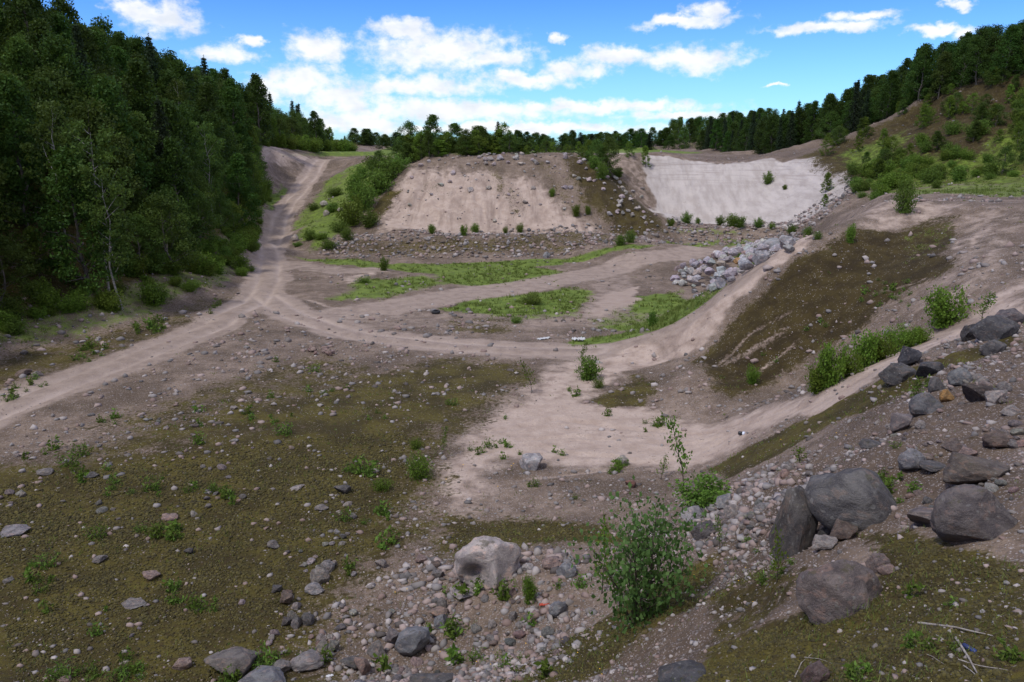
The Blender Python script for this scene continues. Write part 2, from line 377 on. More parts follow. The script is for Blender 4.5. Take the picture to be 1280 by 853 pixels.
TRAILS = [wpoly(*q) for q in (
 ((885,462),(985,408),(1080,370),(1150,350)), ((895,478),(1000,425),(1090,386),(1130,376)), ((870,470),(940,420),(1010,372),(1060,348)),
 ((765,458),(850,425),(920,378),(978,326)), ((752,448),(840,415),(908,368),(965,322)), ((1196,320),(1203,290),(1208,262)), ((1215,315),(1222,285),(1225,262)),
 ((600,545),(700,522),(820,538),(930,524)), ((560,592),(680,562),(800,577),(920,542),(1020,502)), ((620,560),(720,545),(830,556),(930,532),(1000,505)), ((650,600),(760,585),(860,570),(930,548)),
 ((1020,506),(1090,468),(1150,436),(1220,404)), ((330,360),(420,385),(560,400),(700,408)), ((500,372),(640,358),(760,338),(860,318)))]
TRW = [.30,.25,.2,.35,.3,.3,.3,.2,.2,.16,.2,.25,.45,.6]
def trails(x, y):
    r = np.zeros(x.shape); n = np.zeros(x.shape)
    wx = x+.5*fbm(x/3, y/3, 87, 3); wy = y+.5*fbm(x/3, y/3, 88, 3)
    for l, w in zip(TRAILS, TRW):
        d = ldist(wx, wy, l); r = np.maximum(r, np.exp(-(d/w)**2)*(.35+.65*sstep(-.35, .25, fbm(x/3.5, y/3.5, 89, 3)))); n = np.maximum(n, np.exp(-((d-1.9*w)/w)**2))
    return r, n
def detail(x, y, M):
    r = np.hypot(x, y)
    h = .12*fbm(x/7, y/7, 3, 4)*(1-.6*M['road']) + .035*fbm(x/1.1, y/1.1, 5, 4, .6)
    slope_m = np.maximum(sstep(-1, 3, sdist(x, y, MOUND)), M['white']*.6)
    h = h + slope_m*((.35+.9*sstep(-.3, .3, fbm(x/9, y/9, 24, 2)))*(1.25*np.abs(fbm(x/5.2+.9*fbm(x/7, y/7, 8), y/22, 21, 4, .6)) - .3) + .28*fbm(x/8, y/8, 25, 3) + .10*fbm(x/2.0, y/2.0, 22, 5, .65))
    h = h + M['white']*(.6*fbm(x/6, y/6, 26, 3)+.30*fbm(x/2.2, y/2.2, 27, 4, .65))
    far = sstep(60, 95, y)*(1-M['road'])
    h = h + far*((.20+.5*sstep(48, 60, x))*fbm(x/3.2, y/3.2, 23, 5, .6)*(1-.75*np.maximum(M['white'], slope_m)))
    rid = sstep(-.5, 2, sdist(x, y, RIDGE))
    q = x*.86+y*.5                      # tracks run up along the ridge
    p = -x*.5+y*.86
    h = h + rid*(.11*fbm(q/18, p/1.1, 33, 4, .55) + .10*fbm(x/2.1, y/2.1, 34, 4, .6))
    rough = M['rough']
    h = h + rough*(.24*fbm(x/1.5, y/1.5, 41, 5, .62) + .05*fbm(x/.32, y/.32, 43, 4, .6))
    mo = M['moss']*sstep(34, 15, r)
    h = h + mo*(.05*fbm(x/.5, y/.5, 51, 4, .6) + .02*fbm(x/.12, y/.12, 53, 3, .6))
    for line in RUT:
        d = ldist(x, y, line)
        h = h - .10*np.exp(-((d-.85)/.28)**2)*M['road'] + .02*np.exp(-(d/.4)**2)*M['road']
    tr, tn_ = trails(x, y)
    h = h - .055*tr + .03*tn_
    gr = .02*fbm(x/.25, y/.25, 61, 3, .6)*sstep(50, 20, r)
    return h+gr
SURF = {}
def HF(x, y):
    x = np.atleast_1d(np.asarray(x, float)); y = np.atleast_1d(np.asarray(y, float))
    r = np.hypot(x, y)
    if SURF and r.min() > 5.05 and r.max() < 319 and np.abs(np.arctan2(x, y)).max() < math.radians(43.9):
        rr, az, Zg = SURF['r'], SURF['az'], SURF['z']       # the modelled surface itself
        a = np.arctan2(x, y); i = np.clip(np.searchsorted(rr, r)-1, 0, len(rr)-2); j = np.clip(np.searchsorted(az, a)-1, 0, len(az)-2)
        u = (r-rr[i])/(rr[i+1]-rr[i]); v = (a-az[j])/(az[j+1]-az[j])
        return (Zg[i, j]*(1-v)+Zg[i, j+1]*v)*(1-u)+(Zg[i+1, j]*(1-v)+Zg[i+1, j+1]*v)*u
    return H0(x, y) + detail(x, y, masks(x, y))
def hf(x, y): return float(HF(x, y)[0])
def hit(px, py):
    """where the view ray of a photo pixel meets the ground"""
    x, y = hit0(px, py)
    return Vector((x, y, hf(x, y)))

# ------------------------------------------------------------------ mesh helpers
def mesh_np(name, V, F, mat=None, smooth=False):
    """V (n,3); F: array (m,3|4) or list of such arrays"""
    Fs = F if isinstance(F, list) else [F]
    me = bpy.data.meshes.new(name)
    V = np.asarray(V, np.float32); me.vertices.add(len(V)); me.vertices.foreach_set('co', V.ravel())
    nl = sum(f.size for f in Fs); npoly = sum(len(f) for f in Fs)
    me.loops.add(nl); me.polygons.add(npoly)
    me.loops.foreach_set('vertex_index', np.concatenate([f.ravel() for f in Fs]).astype(np.int32))
    tot = np.concatenate([np.full(len(f), f.shape[1]) for f in Fs]).astype(np.int32)
    st = np.concatenate([[0], np.cumsum(tot)[:-1]]).astype(np.int32)
    me.polygons.foreach_set('loop_start', st); me.polygons.foreach_set('loop_total', tot)
    if smooth: me.polygons.foreach_set('use_smooth', np.ones(npoly, bool))
    if mat: me.materials.append(mat)
    me.update(calc_edges=True); me.validate()
    return me
def vattr(me, name, arr):
    a = me.attributes.new(name, 'FLOAT', 'POINT'); a.data.foreach_set('value', np.asarray(arr, np.float32))
def link(name, me, parent=None, loc=None, rotz=0.0, scale=None):
    o = bpy.data.objects.new(name, me); COL.objects.link(o)
    if parent is not None: o.parent = parent
    if loc is not None: o.location = loc
    if rotz: o.rotation_euler.z = rotz
    if scale is not None: o.scale = scale if hasattr(scale, '__len__') else (scale,)*3
    return o
def tag(o, label=None, cat=None, group=None, kind=None):
    if label: o['label'] = label
    if cat: o['category'] = cat
    if group: o['group'] = group
    if kind: o['kind'] = kind
    return o
def copy_tree(o, parent=None):
    c = o.copy(); COL.objects.link(c)
    if parent is not None: c.parent = parent
    for ch in list(o.children): copy_tree(ch, c)
    return c

# ------------------------------------------------------------------ ground material
def new_mat(name):
    m = bpy.data.materials.new(name); m.use_nodes = True; t = NT(m.node_tree)
    return m, t, m.node_tree.nodes['Principled BSDF']
def ground_material():
    m, t, b = new_mat('pit_ground')
    geo = t.node('ShaderNodeNewGeometry'); pos = geo.outputs['Position']
    A = {k: t.attr(k) for k in ('moss', 'grass', 'white', 'sand', 'road', 'rough')}
    big = t.noise(pos, .22, 6, .65); mid = t.noise(pos, 1.1, 5, .62); fine = t.noise(pos, 6.0, 4, .65); grit = t.noise(pos, 26, 3, .7)
    base = t.mix(t.ramp(mid, .35, .65), (.142,.102,.073), (.240,.179,.134))
    base = t.mix(t.math('MULTIPLY', t.ramp(big, .42, .62), .8), base, (.085,.060,.038))
    base = t.mix(t.ramp(fine, .5, .72, 0, .5), base, (.075,.058,.045))
    base = t.mix(t.math('MULTIPLY', A['rough'], t.ramp(mid, .35, .6, .25, .85)), base, (.088,.062,.043))
    sand = t.mix(t.ramp(mid, .3, .7), (.350,.265,.212), (.462,.364,.300))
    sl = t.node('ShaderNodeSeparateXYZ'); t.put(sl.inputs[0], geo.outputs['True Normal'])
    slope = t.ramp(sl.outputs[2], .955, .86)
    strk = t.noise(t.vmath('MULTIPLY', pos, (1, .22, .22)), .42, 7, .68, .9)
    sand = t.mix(t.math('MULTIPLY', slope, t.ramp(strk, .42, .68, 0, .75)), sand, (.185,.135,.108))
    road = t.mix(t.ramp(mid, .3, .7), (.240,.182,.145), (.335,.262,.213))
    white = t.mix(t.ramp(t.noise(t.vmath('MULTIPLY', pos, (1, .3, .3)), .9, 5, .6), .35, .7), (.47,.42,.385), (.355,.31,.28))
    c = base
    sf = t.ramp(t.math('ADD', A['sand'], t.math('MULTIPLY', t.math('SUBTRACT', mid, .5), .9)), .25, .75)
    strat = t.noise(t.vmath('MULTIPLY', pos, (.10, .10, 2.6)), 1.0, 4, .6, .3)
    sz_ = t.node('ShaderNodeSeparateXYZ'); t.put(sz_.inputs[0], pos)
    white = t.mix(t.math('MULTIPLY', t.ramp(strat, .46, .60), t.ramp(sz_.outputs[2], 5.5, 9.5, .08, .6)), white, (.27,.23,.205))
    c = t.mix(sf, c, sand)
    c = t.mix(t.ramp(t.math('ADD', A['road'], t.math('MULTIPLY', t.math('SUBTRACT', mid, .5), .5)), .2, .75), c, road)
    c = t.mix(t.math('MULTIPLY', t.attr('rut'), .8), c, t.mix(mid, (.40,.315,.262), (.47,.375,.315)))
    c = t.mix(t.ramp(t.math('ADD', A['white'], t.math('MULTIPLY', t.math('SUBTRACT', mid, .5), .6)), .3, .7), c, white)
    # pebbles: cells of their own colour
    for sc, lo, k in ((11.0, .62, .38), (26.0, .5, .6)):
        v = t.node('ShaderNodeTexVoronoi', feature='F1'); t.put(v.inputs['Vector'], pos); v.inputs['Scale'].default_value = sc
        sep = t.node('ShaderNodeSeparateColor'); t.put(sep.inputs[0], v.outputs['Color'])
        pick = t.math('MULTIPLY', t.ramp(sep.outputs[0], lo, lo+.02), t.ramp(v.outputs['Distance'], .42, .30))
        pick = t.math('MULTIPLY', pick, k)
        pick = t.math('MULTIPLY', pick, t.ramp(t.math('ADD', t.math('MAXIMUM', sf, A['road']), t.math('MULTIPLY', A['white'], .6)), .2, 1.0, 1.0, .34))
        pc = t.mix(sep.outputs[1], (.10,.082,.075), (.52,.46,.44))
        c = t.mix(pick, c, pc)
    mn = t.math('ADD', t.math('MULTIPLY', t.math('SUBTRACT', mid, .5), 1.5), t.math('MULTIPLY', t.math('SUBTRACT', fine, .5), 1.7))
    mf = t.ramp(t.math('ADD', A['moss'], t.math('MULTIPLY', mn, .9)), .22, .66)
    moss = t.mix(t.ramp(t.noise(pos, .5, 4, .6), .38, .62), (.042,.033,.009), (.088,.072,.015))
    moss = t.mix(t.ramp(fine, .45, .7), moss, (.050,.034,.014))
    moss = t.mix(t.ramp(grit, .55, .75, 0, .5), moss, (.13,.108,.03))
    moss = t.mix(t.math('MULTIPLY', t.attr('dark'), .85), moss, t.mix(t.ramp(mid, .35, .65), (.027,.018,.008), (.056,.040,.014)))
    c = t.mix(mf, c, moss)
    v = t.node('ShaderNodeTexVoronoi', feature='F1'); t.put(v.inputs['Vector'], pos); v.inputs['Scale'].default_value = 13.0
    sep = t.node('ShaderNodeSeparateColor'); t.put(sep.inputs[0], v.outputs['Color'])
    pick = t.math('MULTIPLY', t.ramp(sep.outputs[0], .74, .76), t.ramp(v.outputs['Distance'], .40, .26))
    c = t.mix(t.math('MULTIPLY', t.math('MULTIPLY', pick, mf), t.ramp(mid, .4, .62, .1, .8)), c, t.mix(sep.outputs[1], (.12,.10,.085), (.36,.32,.29)))
    gf = t.ramp(t.math('ADD', A['grass'], t.math('MULTIPLY', mn, .55)), .35, .75)
    grass = t.mix(t.ramp(mid, .35, .7), (.080,.135,.012), (.150,.215,.028))
    grass = t.mix(t.ramp(fine, .5, .75, 0, .6), grass, (.12,.11,.05))
    c = t.mix(t.math('MULTIPLY', gf, .9), c, grass)
    c = t.mix(t.math('MULTIPLY', t.math('SUBTRACT', grit, .46), 1.1, None, True), c, (.8,.78,.75), 'OVERLAY')
    t.put(b.inputs['Base Color'], c); b.inputs['Roughness'].default_value = .95; b.inputs['Specular IOR Level'].default_value = .2
    hgt = t.math('ADD', t.math('MULTIPLY', fine, .11), t.math('ADD', t.math('MULTIPLY', grit, .045), t.math('MULTIPLY', mid, .12)))
    bp = t.node('ShaderNodeBump'); bp.inputs['Strength'].default_value = .75; bp.inputs['Distance'].default_value = 1.0
    t.put(bp.inputs['Height'], hgt); t.l.new(bp.outputs[0], b.inputs['Normal'])
    return m
M_GROUND = ground_material()

# one sheet: polar rings about the viewpoint's foot, out to the horizon
def build_ground():
    az_f = np.radians(np.linspace(-44, 44, 900))
    az_l = np.radians(np.linspace(-180, -44, 90))[:-1]; az_r = np.radians(np.linspace(44, 180, 90))[1:]
    az = np.concatenate([az_l, az_f, az_r])
    rr = np.concatenate([np.linspace(.6, 4.9, 14), np.exp(np.linspace(math.log(5.0), math.log(320), 1050)), np.exp(np.linspace(math.log(340), math.log(6000), 30))])
    A, R = np.meshgrid(az, rr); X = (R*np.sin(A)).ravel(); Y = (R*np.cos(A)).ravel()
    M = masks(X, Y); Z = H0(X, Y)+detail(X, Y, M)*sstep(330, 300, R.ravel())
    Z = Z - sstep(320, 800, R.ravel())*3.0
    V = np.stack([X, Y, Z], 1)
    n, m = len(rr), len(az)
    SURF.update(r=rr, az=az, z=Z.reshape(n, m))
    I = np.arange(n*m).reshape(n, m)
    F = np.stack([I[:-1, :-1].ravel(), I[:-1, 1:].ravel(), I[1:, 1:].ravel(), I[1:, :-1].ravel()], 1)[:, ::-1]
    V = np.vstack([V, [[0, 0, 10.35]]]); c = n*m
    T = np.stack([I[0, :-1], np.full(m-1, c), I[0, 1:]], 1)[:, ::-1]
    # close the seam behind the viewpoint
    S = np.stack([I[:-1, -1], I[:-1, 0], I[1:, 0], I[1:, -1]], 1)[:, ::-1]
    me = mesh_np('ground', V, [F[:, ::-1], S[:, ::-1], T], M_GROUND, True)
    for k in ('moss', 'grass', 'white', 'sand', 'road', 'rough', 'dark', 'rut'): vattr(me, k, np.concatenate([M[k], [0]]))
    o = link('ground', me); o['kind'] = 'structure'
    return o
ground = build_ground()

# ------------------------------------------------------------------ leaves, crowns, trunks
def leaf_material(name, dark, light, trans=.25, hue=.06):
    m, t, b = new_mat(name)
    oi = t.node('ShaderNodeObjectInfo'); tone = t.attr('tone')
    f = t.math('ADD', t.math('MULTIPLY', tone, .75), t.math('MULTIPLY', oi.outputs['Random'], .35), clamp=True)
    c = t.mix(f, dark, light)
    h = t.node('ShaderNodeHueSaturation'); t.put(h.inputs['Color'], c)
    t.put(h.inputs['Hue'], t.math('ADD', .5-hue*.35, t.math('MULTIPLY', oi.outputs['Random'], hue*.7)))
    t.put(h.inputs['Value'], t.math('ADD', .8, t.math('MULTIPLY', oi.outputs['Random'], .4)))
    c = h.outputs[0]
    t.put(b.inputs['Base Color'], c); b.inputs['Roughness'].default_value = .6; b.inputs['Specular IOR Level'].default_value = .14
    tr = t.node('ShaderNodeBsdfTranslucent'); t.put(tr.inputs[0], t.mix(.5, c, (.16,.22,.03)))
    mx = t.node('ShaderNodeMixShader'); mx.inputs[0].default_value = trans
    out = m.node_tree.nodes['Material Output']
    t.l.new(b.outputs[0], mx.inputs[1]); t.l.new(tr.outputs[0], mx.inputs[2]); t.l.new(mx.outputs[0], out.inputs[0])
    return m
def bark_material(name, a, c2, scale=6.0, stretch=(1,1,.25)):
    m, t, b = new_mat(name)
    tc = t.node('ShaderNodeTexCoord'); v = t.vmath('MULTIPLY', tc.outputs['Object'], stretch)
    t.put(b.inputs['Base Color'], t.mix(t.ramp(t.noise(v, scale, 5, .65), .4, .62), a, c2)); b.inputs['Roughness'].default_value = .9
    return m
ML_DARK = leaf_material('leaf_dark', (.016,.040,.006), (.052,.100,.014), .22)
ML_MID = leaf_material('leaf_mid', (.030,.060,.010), (.085,.135,.024), .28)
ML_LIGHT = leaf_material('leaf_light', (.060,.115,.012), (.155,.225,.030), .36)
ML_SHRUB = leaf_material('leaf_shrub', (.050,.110,.016), (.140,.215,.034), .34)
ML_BLUE = leaf_material('leaf_bluish', (.030,.066,.026), (.090,.150,.052), .28)
ML_HERO = leaf_material('leaf_hero', (.045,.105,.024), (.135,.225,.065), .36)
ML_NEEDLE = leaf_material('needles', (.010,.020,.009), (.026,.044,.018), .08)
ML_WEED = leaf_material('weed_leaf', (.060,.120,.016), (.16,.24,.04), .34)
ML_GRASS = leaf_material('grass_blade', (.060,.110,.014), (.19,.215,.06), .3, 0.0)
MB_GREY = bark_material('bark_grey', (.06,.05,.04), (.13,.115,.10))
MB_BIRCH = bark_material('bark_birch', (.27,.255,.235), (.14,.13,.115), 5.0, (1,1,2.5))
MB_STEM = bark_material('stem_brown', (.045,.033,.024), (.09,.07,.05), 20)

def quads(C, size, rng, up=.35, aspect=.55, normals=None):
    """one rhombic leaf per centre"""
    n = len(C)
    N = rng.normal(size=(n, 3)); N /= np.linalg.norm(N, axis=1)[:, None]
    if normals is not None: N = N*.8+normals
    N[:, 2] = N[:, 2]*(1-up)+up*1.2
    N /= np.linalg.norm(N, axis=1)[:, None]
    R = rng.normal(size=(n, 3)); T = np.cross(N, R); T /= np.linalg.norm(T, axis=1)[:, None]+1e-9
    B = np.cross(N, T); s = np.asarray(size).reshape(-1, 1)*np.ones((n, 1))
    V = np.stack([C-T*s*.5, C+B*s*aspect*.5-N*s*.08, C+T*s*.5, C-B*s*aspect*.5-N*s*.08], 1).reshape(-1, 3)
    return V, np.arange(4*n).reshape(n, 4)
def tube(path, radii, seg=6):
    path = [Vector(p) for p in path]; V = []; F = []
    for i, p in enumerate(path):
        d = (path[min(i+1, len(path)-1)]-path[max(i-1, 0)]).normalized()
        a = d.orthogonal().normalized(); b = d.cross(a)
        for k in range(seg):
            an = 2*math.pi*k/seg; V.append(p+(a*math.cos(an)+b*math.sin(an))*radii[i])
    for i in range(len(path)-1):
        for k in range(seg):
            F.append((i*seg+k, i*seg+(k+1) % seg, (i+1)*seg+(k+1) % seg, (i+1)*seg+k))
    return np.array([tuple(v) for v in V]), np.array(F)
def merge(parts):
    V = []; F = []; o = 0
    for v, f in parts: V.append(v); F.append(f+o); o += len(v)
    return np.vstack(V), np.vstack(F)
def limb(p, d, L, r0, rng, n=5, droop=0.0, seg=5):
    pts = [Vector(p)]; d = Vector(d).normalized()
    for i in range(n-1):
        d = (d+Vector(rng.normal(size=3))*.13+Vector((0, 0, -droop))).normalized(); pts.append(pts[-1]+d*L/(n-1))
    return pts, tube(pts, [r0*(1-.85*i/(n-1)) for i in range(n)], seg)

def broadleaf(seed, h, w, lo=.16, nclump=42, per=120, leaf=.26, prof=None, trunk_r=.016, lean=.03):
    rng = np.random.default_rng(seed); parts = []
    top = Vector((rng.normal()*lean*h, rng.normal()*lean*h, h*.93))
    pts = [Vector((0, 0, -.6)), Vector((0, 0, 0))]
    for i in range(1, 7):
        u = i/6; pts.append(Vector((top.x*u+rng.normal()*.015*h, top.y*u+rng.normal()*.015*h, top.z*u)))
    parts.append(tube(pts, [h*trunk_r*1.3, h*trunk_r*1.1]+[h*trunk_r*(1-.88*i/6) for i in range(1, 7)], 7))
    prof = prof or (lambda u: (math.sin(math.pi*min(1, (u+.12)/1.12)**.8)**.7))
    C = []; tone = []; rad = []
    for k in range(nclump):
        u = lo+(1-lo)*((k+.5)/nclump)**.9; uu = (u-lo)/(1-lo)
        a = k*2.39996+rng.normal()*.4; r = w*.5*prof(uu)*(.35+.65*math.sqrt(rng.random()))*(.8+.45*rng.random())
        base = top*(u) ; c = Vector((top.x*u+math.cos(a)*r, top.y*u+math.sin(a)*r, u*h*.97))
        C.append(c); tone.append(np.clip(.45+.22*rng.normal(), 0, 1)); rad.append(w*(.11+.09*rng.random()))
        if k % 3 == 0 and r > .15*w:
            z0 = max(.12*h, c.z-r*.9); s = Vector((top.x*z0/h, top.y*z0/h, z0)); L = (c-s).length
            parts.append(limb(s, c-s, L, h*trunk_r*.38, rng, 4)[1])
    P_, T_ = [], []
    for c, t, r in zip(C, tone, rad):
        n = int(per*(.6+.8*rng.random()))
        g = rng.normal(size=(n, 3)); g /= np.linalg.norm(g, axis=1)[:, None]
        g *= (rng.random((n, 1))**.45)*r*np.array([1.15, 1.15, .8])
        g += rng.normal(size=(n, 3))*r*.12
        P_.append(np.array(c)+g); T_.append(np.clip(t+.16*rng.normal(size=n), 0, 1))
    Cn = np.vstack(P_); tn = np.concatenate(T_)
    V, F = quads(Cn, leaf*(.65+.7*rng.random(len(Cn))), rng, .3)
    return merge(parts), (V, F, np.repeat(tn, 4))
def spruce(seed, h, w, lo=.05, levels=26, per=9):
    rng = np.random.default_rng(seed); parts = [tube([(0,0,-.5),(0,0,h*.5),(0,0,h)], [h*.014, h*.008, .01], 6)]
    Cn = []; Nn = []; tn = []; sz = []
    for i in range(levels):
        u = lo+(1-lo)*i/levels; R = w*.5*(1-u)**.85*(.75+.5*rng.random())+.06*w
        for k in range(per):
            a = 2*math.pi*(k/per)+i*.7+rng.normal()*.2; r = R*(.65+.5*rng.random()); n = max(4, int(6+r*9))
            for q in np.linspace(.12, 1, n):
                Cn.append((math.cos(a)*r*q+rng.normal()*.07, math.sin(a)*r*q+rng.normal()*.07, u*h+r*(.10*q-.42*q*q)+rng.normal()*.07))
                tn.append(np.clip(.35+.35*q+.15*rng.normal(), 0, 1)); sz.append(.24+.22*(1-q))
    for q in range(14): Cn.append((rng.normal()*.04, rng.normal()*.04, h*(.93+.09*q/14))); tn.append(.6); sz.append(.2)
    V, F = quads(np.array(Cn), np.array(sz), rng, .25, .42)
    return merge(parts), (V, F, np.repeat(np.array(tn), 4))
def pine(seed, h, w):
    rng = np.random.default_rng(seed); parts = [tube([(0,0,-.5),(.1,0,h*.5),(0,.1,h*.97)], [h*.018, h*.013, .03], 7)]
    Cn = []; tn = []
    for i in range(15):
        u = .42+.57*i/15; a = i*2.4; r = w*.5*(.5+.6*rng.random())*(1.15-u*.75)
        s = Vector((0, 0, u*h)); pts, t = limb(s, (math.cos(a), math.sin(a), .12), r, h*.006, rng, 4); parts.append(t)
        for p in (pts[2], pts[3], pts[1]):
            n = 110; g = rng.normal(size=(n, 3))*np.array([.34, .34, .13])*w*.22; Cn.append(np.array(p)+g+np.array([0,0,.15])); tn.append(np.clip(.5+.2*rng.normal(size=n), 0, 1))
    Cn = np.vstack(Cn); tn = np.concatenate(tn); V, F = quads(Cn, .26, rng, .5, .35)
    return merge(parts), (V, F, np.repeat(tn, 4))
def shrub(seed, h, w, stems=9, per=150, leaf=.07, lo=.05, aspect=.6):
    rng = np.random.default_rng(seed); parts = []; Cn = []; tn = []
    for k in range(stems):
        a = k*2.4+rng.normal()*.3; sp = math.sqrt((k+.3)/stems); d = Vector((math.cos(a)*w*.5*sp, math.sin(a)*w*.5*sp, h*(1.02-.5*sp**2)*(.85+.3*rng.random())))
        s = Vector((math.cos(a)*.05*w, math.sin(a)*.05*w, -.08)); L = d.length
        pts, t = limb(s, d-s, L, .009*h+.003, rng, 6, -.03); parts.append(t)
        for j in range(int(per)):
            q = lo+(1-lo)*rng.random()**.9; i = min(4, int(q*5)); p = pts[i].lerp(pts[i+1], q*5-i)
            g = rng.normal(size=3)*np.array([.2, .2, .12])*(w*.5+h*.25)*(1-.3*q)
            z = p.z+g[2]
            if z < .02: z = .02+abs(z)*.3
            Cn.append((p.x+g[0], p.y+g[1], z)); tn.append(np.clip(.4+.25*(q-.4)+.22*rng.normal(), 0, 1))
        for j in range(3):
            q = .4+.5*rng.random(); i = min(4, int(q*5)); p = pts[i]; parts.append(limb(p, (rng.normal(), rng.normal(), .7), .22*h, .005*h, rng, 3, 0, 4)[1])
    Cn = np.array(Cn); V, F = quads(Cn, leaf*(.65+.7*rng.random(len(Cn))), rng, .35, aspect)
    return merge(parts), (V, F, np.repeat(np.array(tn), 4))
def sapling(seed, h, n=170, leaf=.075, w=.32):
    rng = np.random.default_rng(seed); parts = []; Cn = []; tn = []
    pts, t = limb((0,0,-.06), (rng.normal()*.06, rng.normal()*.06, 1), h*1.03, .011*h+.003, rng, 7); parts.append(t)
    for j in range(14):
        q = .2+.78*j/14; i = min(5, int(q*6)); p = pts[i].lerp(pts[i+1], q*6-i); a = j*2.4
        L = w*h*(1.1-q)*.9+.05; tw, t2 = limb(p, (math.cos(a), math.sin(a), .75), L, .004*h+.001, rng, 4, 0, 4); parts.append(t2)
        for k in range(n//14):
            r = .25+.75*rng.random(); b = tw[min(3, int(r*3.99))]; Cn.append(np.array(b)+rng.normal(size=3)*.055*h*w*3); tn.append(np.clip(.5+.25*rng.normal(), 0, 1))
    Cn = np.array(Cn); V, F = quads(Cn, leaf*(.7+.6*rng.random(len(Cn))), rng, .35, .65)
    return merge(parts), (V, F, np.repeat(np.array(tn), 4))

def plant_proto(name, data, leaf_mat, bark_mat, parts=('crown', 'trunk')):
    (tv, tf), (cv, cf, tn) = data
    cm = mesh_np(name+'_'+parts[0], cv, cf, leaf_mat); vattr(cm, 'tone', tn)
    tm = mesh_np(name+'_'+parts[1], tv, tf, bark_mat, True)
    return dict(name=name, crown=cm, trunk=tm, h=float(cv[:, 2].max()), w=float(cv[:, 0].max()-cv[:, 0].min()), parts=parts)
def put_plant(pr, loc, height=None, width=None, rz=None, label=None, cat=None, group=None, name=None, tilt=0.0):
    """an Empty at the foot that carries the crown and the trunk"""
    e = bpy.data.objects.new(name or pr['name'], None); COL.objects.link(e); e.empty_display_size = .3
    e.location = loc; sz = (height or pr['h'])/pr['h']; sx = (width/pr['w']) if width else (sz**.6 if sz < 1 else sz)
    e.scale = (sx, sx, sz); e.rotation_euler = (tilt*random.uniform(-1, 1), tilt*random.uniform(-1, 1), random.uniform(0, 6.28) if rz is None else rz)
    link(pr['parts'][0], pr['crown'], e); link(pr['parts'][1], pr['trunk'], e)
    return tag(e, label, cat or 'tree', group)
def pix_size(p, n): # metres spanned by n photo pixels at a point
    f = Vector((0, math.cos(PITCH), -math.sin(PITCH))); d = (Vector(p)-Vector((0, 0, EYE))).dot(f)
    return n*d/FPX

prof_col = lambda u: .55+.45*math.sin(math.pi*min(1, u*.9+.1))
prof_cone = lambda u: (1-u)**.7*.95+.1
prof_low = lambda u: (math.sin(math.pi*min(1, u*.86+.14)**.62)**.8)*.92+.06
BROAD = [plant_proto('broadleaf_tree', broadleaf(s, 11, w, lo, 58, 135, .26, prof_low), ML_DARK, MB_GREY) for s, w, lo in ((1, 5.2, .07), (2, 4.3, .05), (3, 5.6, .09), (9, 3.9, .04))]
MIDT = [plant_proto('leafy_tree', broadleaf(s, 8, w, .04, 44, 130, .21, p), ML_MID, MB_GREY) for s, w, p in ((4, 4.2, None), (5, 3.4, prof_cone), (6, 4.6, None))]
BIRCH = [plant_proto('birch_tree', broadleaf(s, 11, 3.4, .34, 34, 85, .21, prof_col, .008, .025), ML_MID, MB_BIRCH) for s in (7, 8)]
YOUNG = [plant_proto('young_tree', broadleaf(s, 4.5, w, .03, 30, 85, .17, p, .012), ML_LIGHT, MB_GREY) for s, w, p in ((10, 2.4, prof_cone), (11, 2.1, prof_cone), (12, 2.8, None))]
SPRUCE = [plant_proto('spruce_tree', spruce(s, 11, w), ML_NEEDLE, MB_GREY) for s, w in ((13, 3.8), (14, 3.0))]
PINE = [plant_proto('pine_tree', pine(15, 14, 8), ML_NEEDLE, MB_GREY)]
SHRUB = [plant_proto('shrub', shrub(s, 1.5, w, 15, 150, .12), ML_SHRUB, MB_STEM, ('foliage', 'stem')) for s, w in ((16, 1.7), (17, 1.5), (18, 2.0))]
SHRUBL = [plant_proto('shrub', shrub(s, 1.6, w, 15, 150, .125), ML_LIGHT, MB_STEM, ('foliage', 'stem')) for s, w in ((26, 1.7), (27, 1.5), (28, 2.0))]

# ---- the wooded slope on the left
TOE = (TOE_Y, TOE_X)
def left_forest():
    rng = np.random.default_rng(3); pts = []
    for it in range(9000):
        y = 34+rng.random()**1.1*190; tx = np.interp(y, *TOE); x = tx-rng.random()**1.25*(26 if y < 150 else 14)
        sp = 2.5+.9*rng.random()
        if x/y < -.86: continue
        if any((x-a)**2+(y-b)**2 < sp*sp for a, b, _ in pts): continue
        pts.append((x, y, tx-x))
    for x, y, d in pts:
        z = hf(x, y); q = rng.random()
        loc = (x, y, z-.1)
        if d < 3.2 and q < .75:
            pr = MIDT[rng.integers(3)] if q < .45 else YOUNG[rng.integers(3)]
            put_plant(pr, loc, 3.5+3.5*rng.random(), None, None, 'young light green tree at the lower edge of the dark wood left of the road', 'tree', 'young trees along the foot of the left wood')
        elif q < .05 and y < 130: put_plant(BIRCH[rng.integers(2)], loc, 9+3*rng.random(), None, None, 'slim greyish tree with thin pale stem in the wood on the left slope', 'tree', 'slim pale trees in the left wood', tilt=.07)
        elif q < .11: put_plant(SPRUCE[rng.integers(2)], loc, 9+4.5*rng.random(), None, None, 'dark pointed conifer among the leafy trees of the left slope', 'tree', 'conifers in the left wood')
        elif y > 165: put_plant(MIDT[rng.integers(3)], loc, 6+3*rng.random(), None, None, 'low green tree on the bank beyond the top of the gravel road', 'tree', 'trees on the bank above the road')
        elif q < .42: put_plant(MIDT[rng.integers(3)], loc, 8+3*rng.random(), None, None, 'mid green leafy tree in the dense wood on the left slope', 'tree', 'mid green trees in the left wood')
        else: put_plant(BROAD[rng.integers(4)], loc, 9.5+3.5*rng.random(), None, None, 'dark green broadleaf tree in the dense wood on the left slope', 'tree', 'dark trees in the left wood')
    return len(pts)
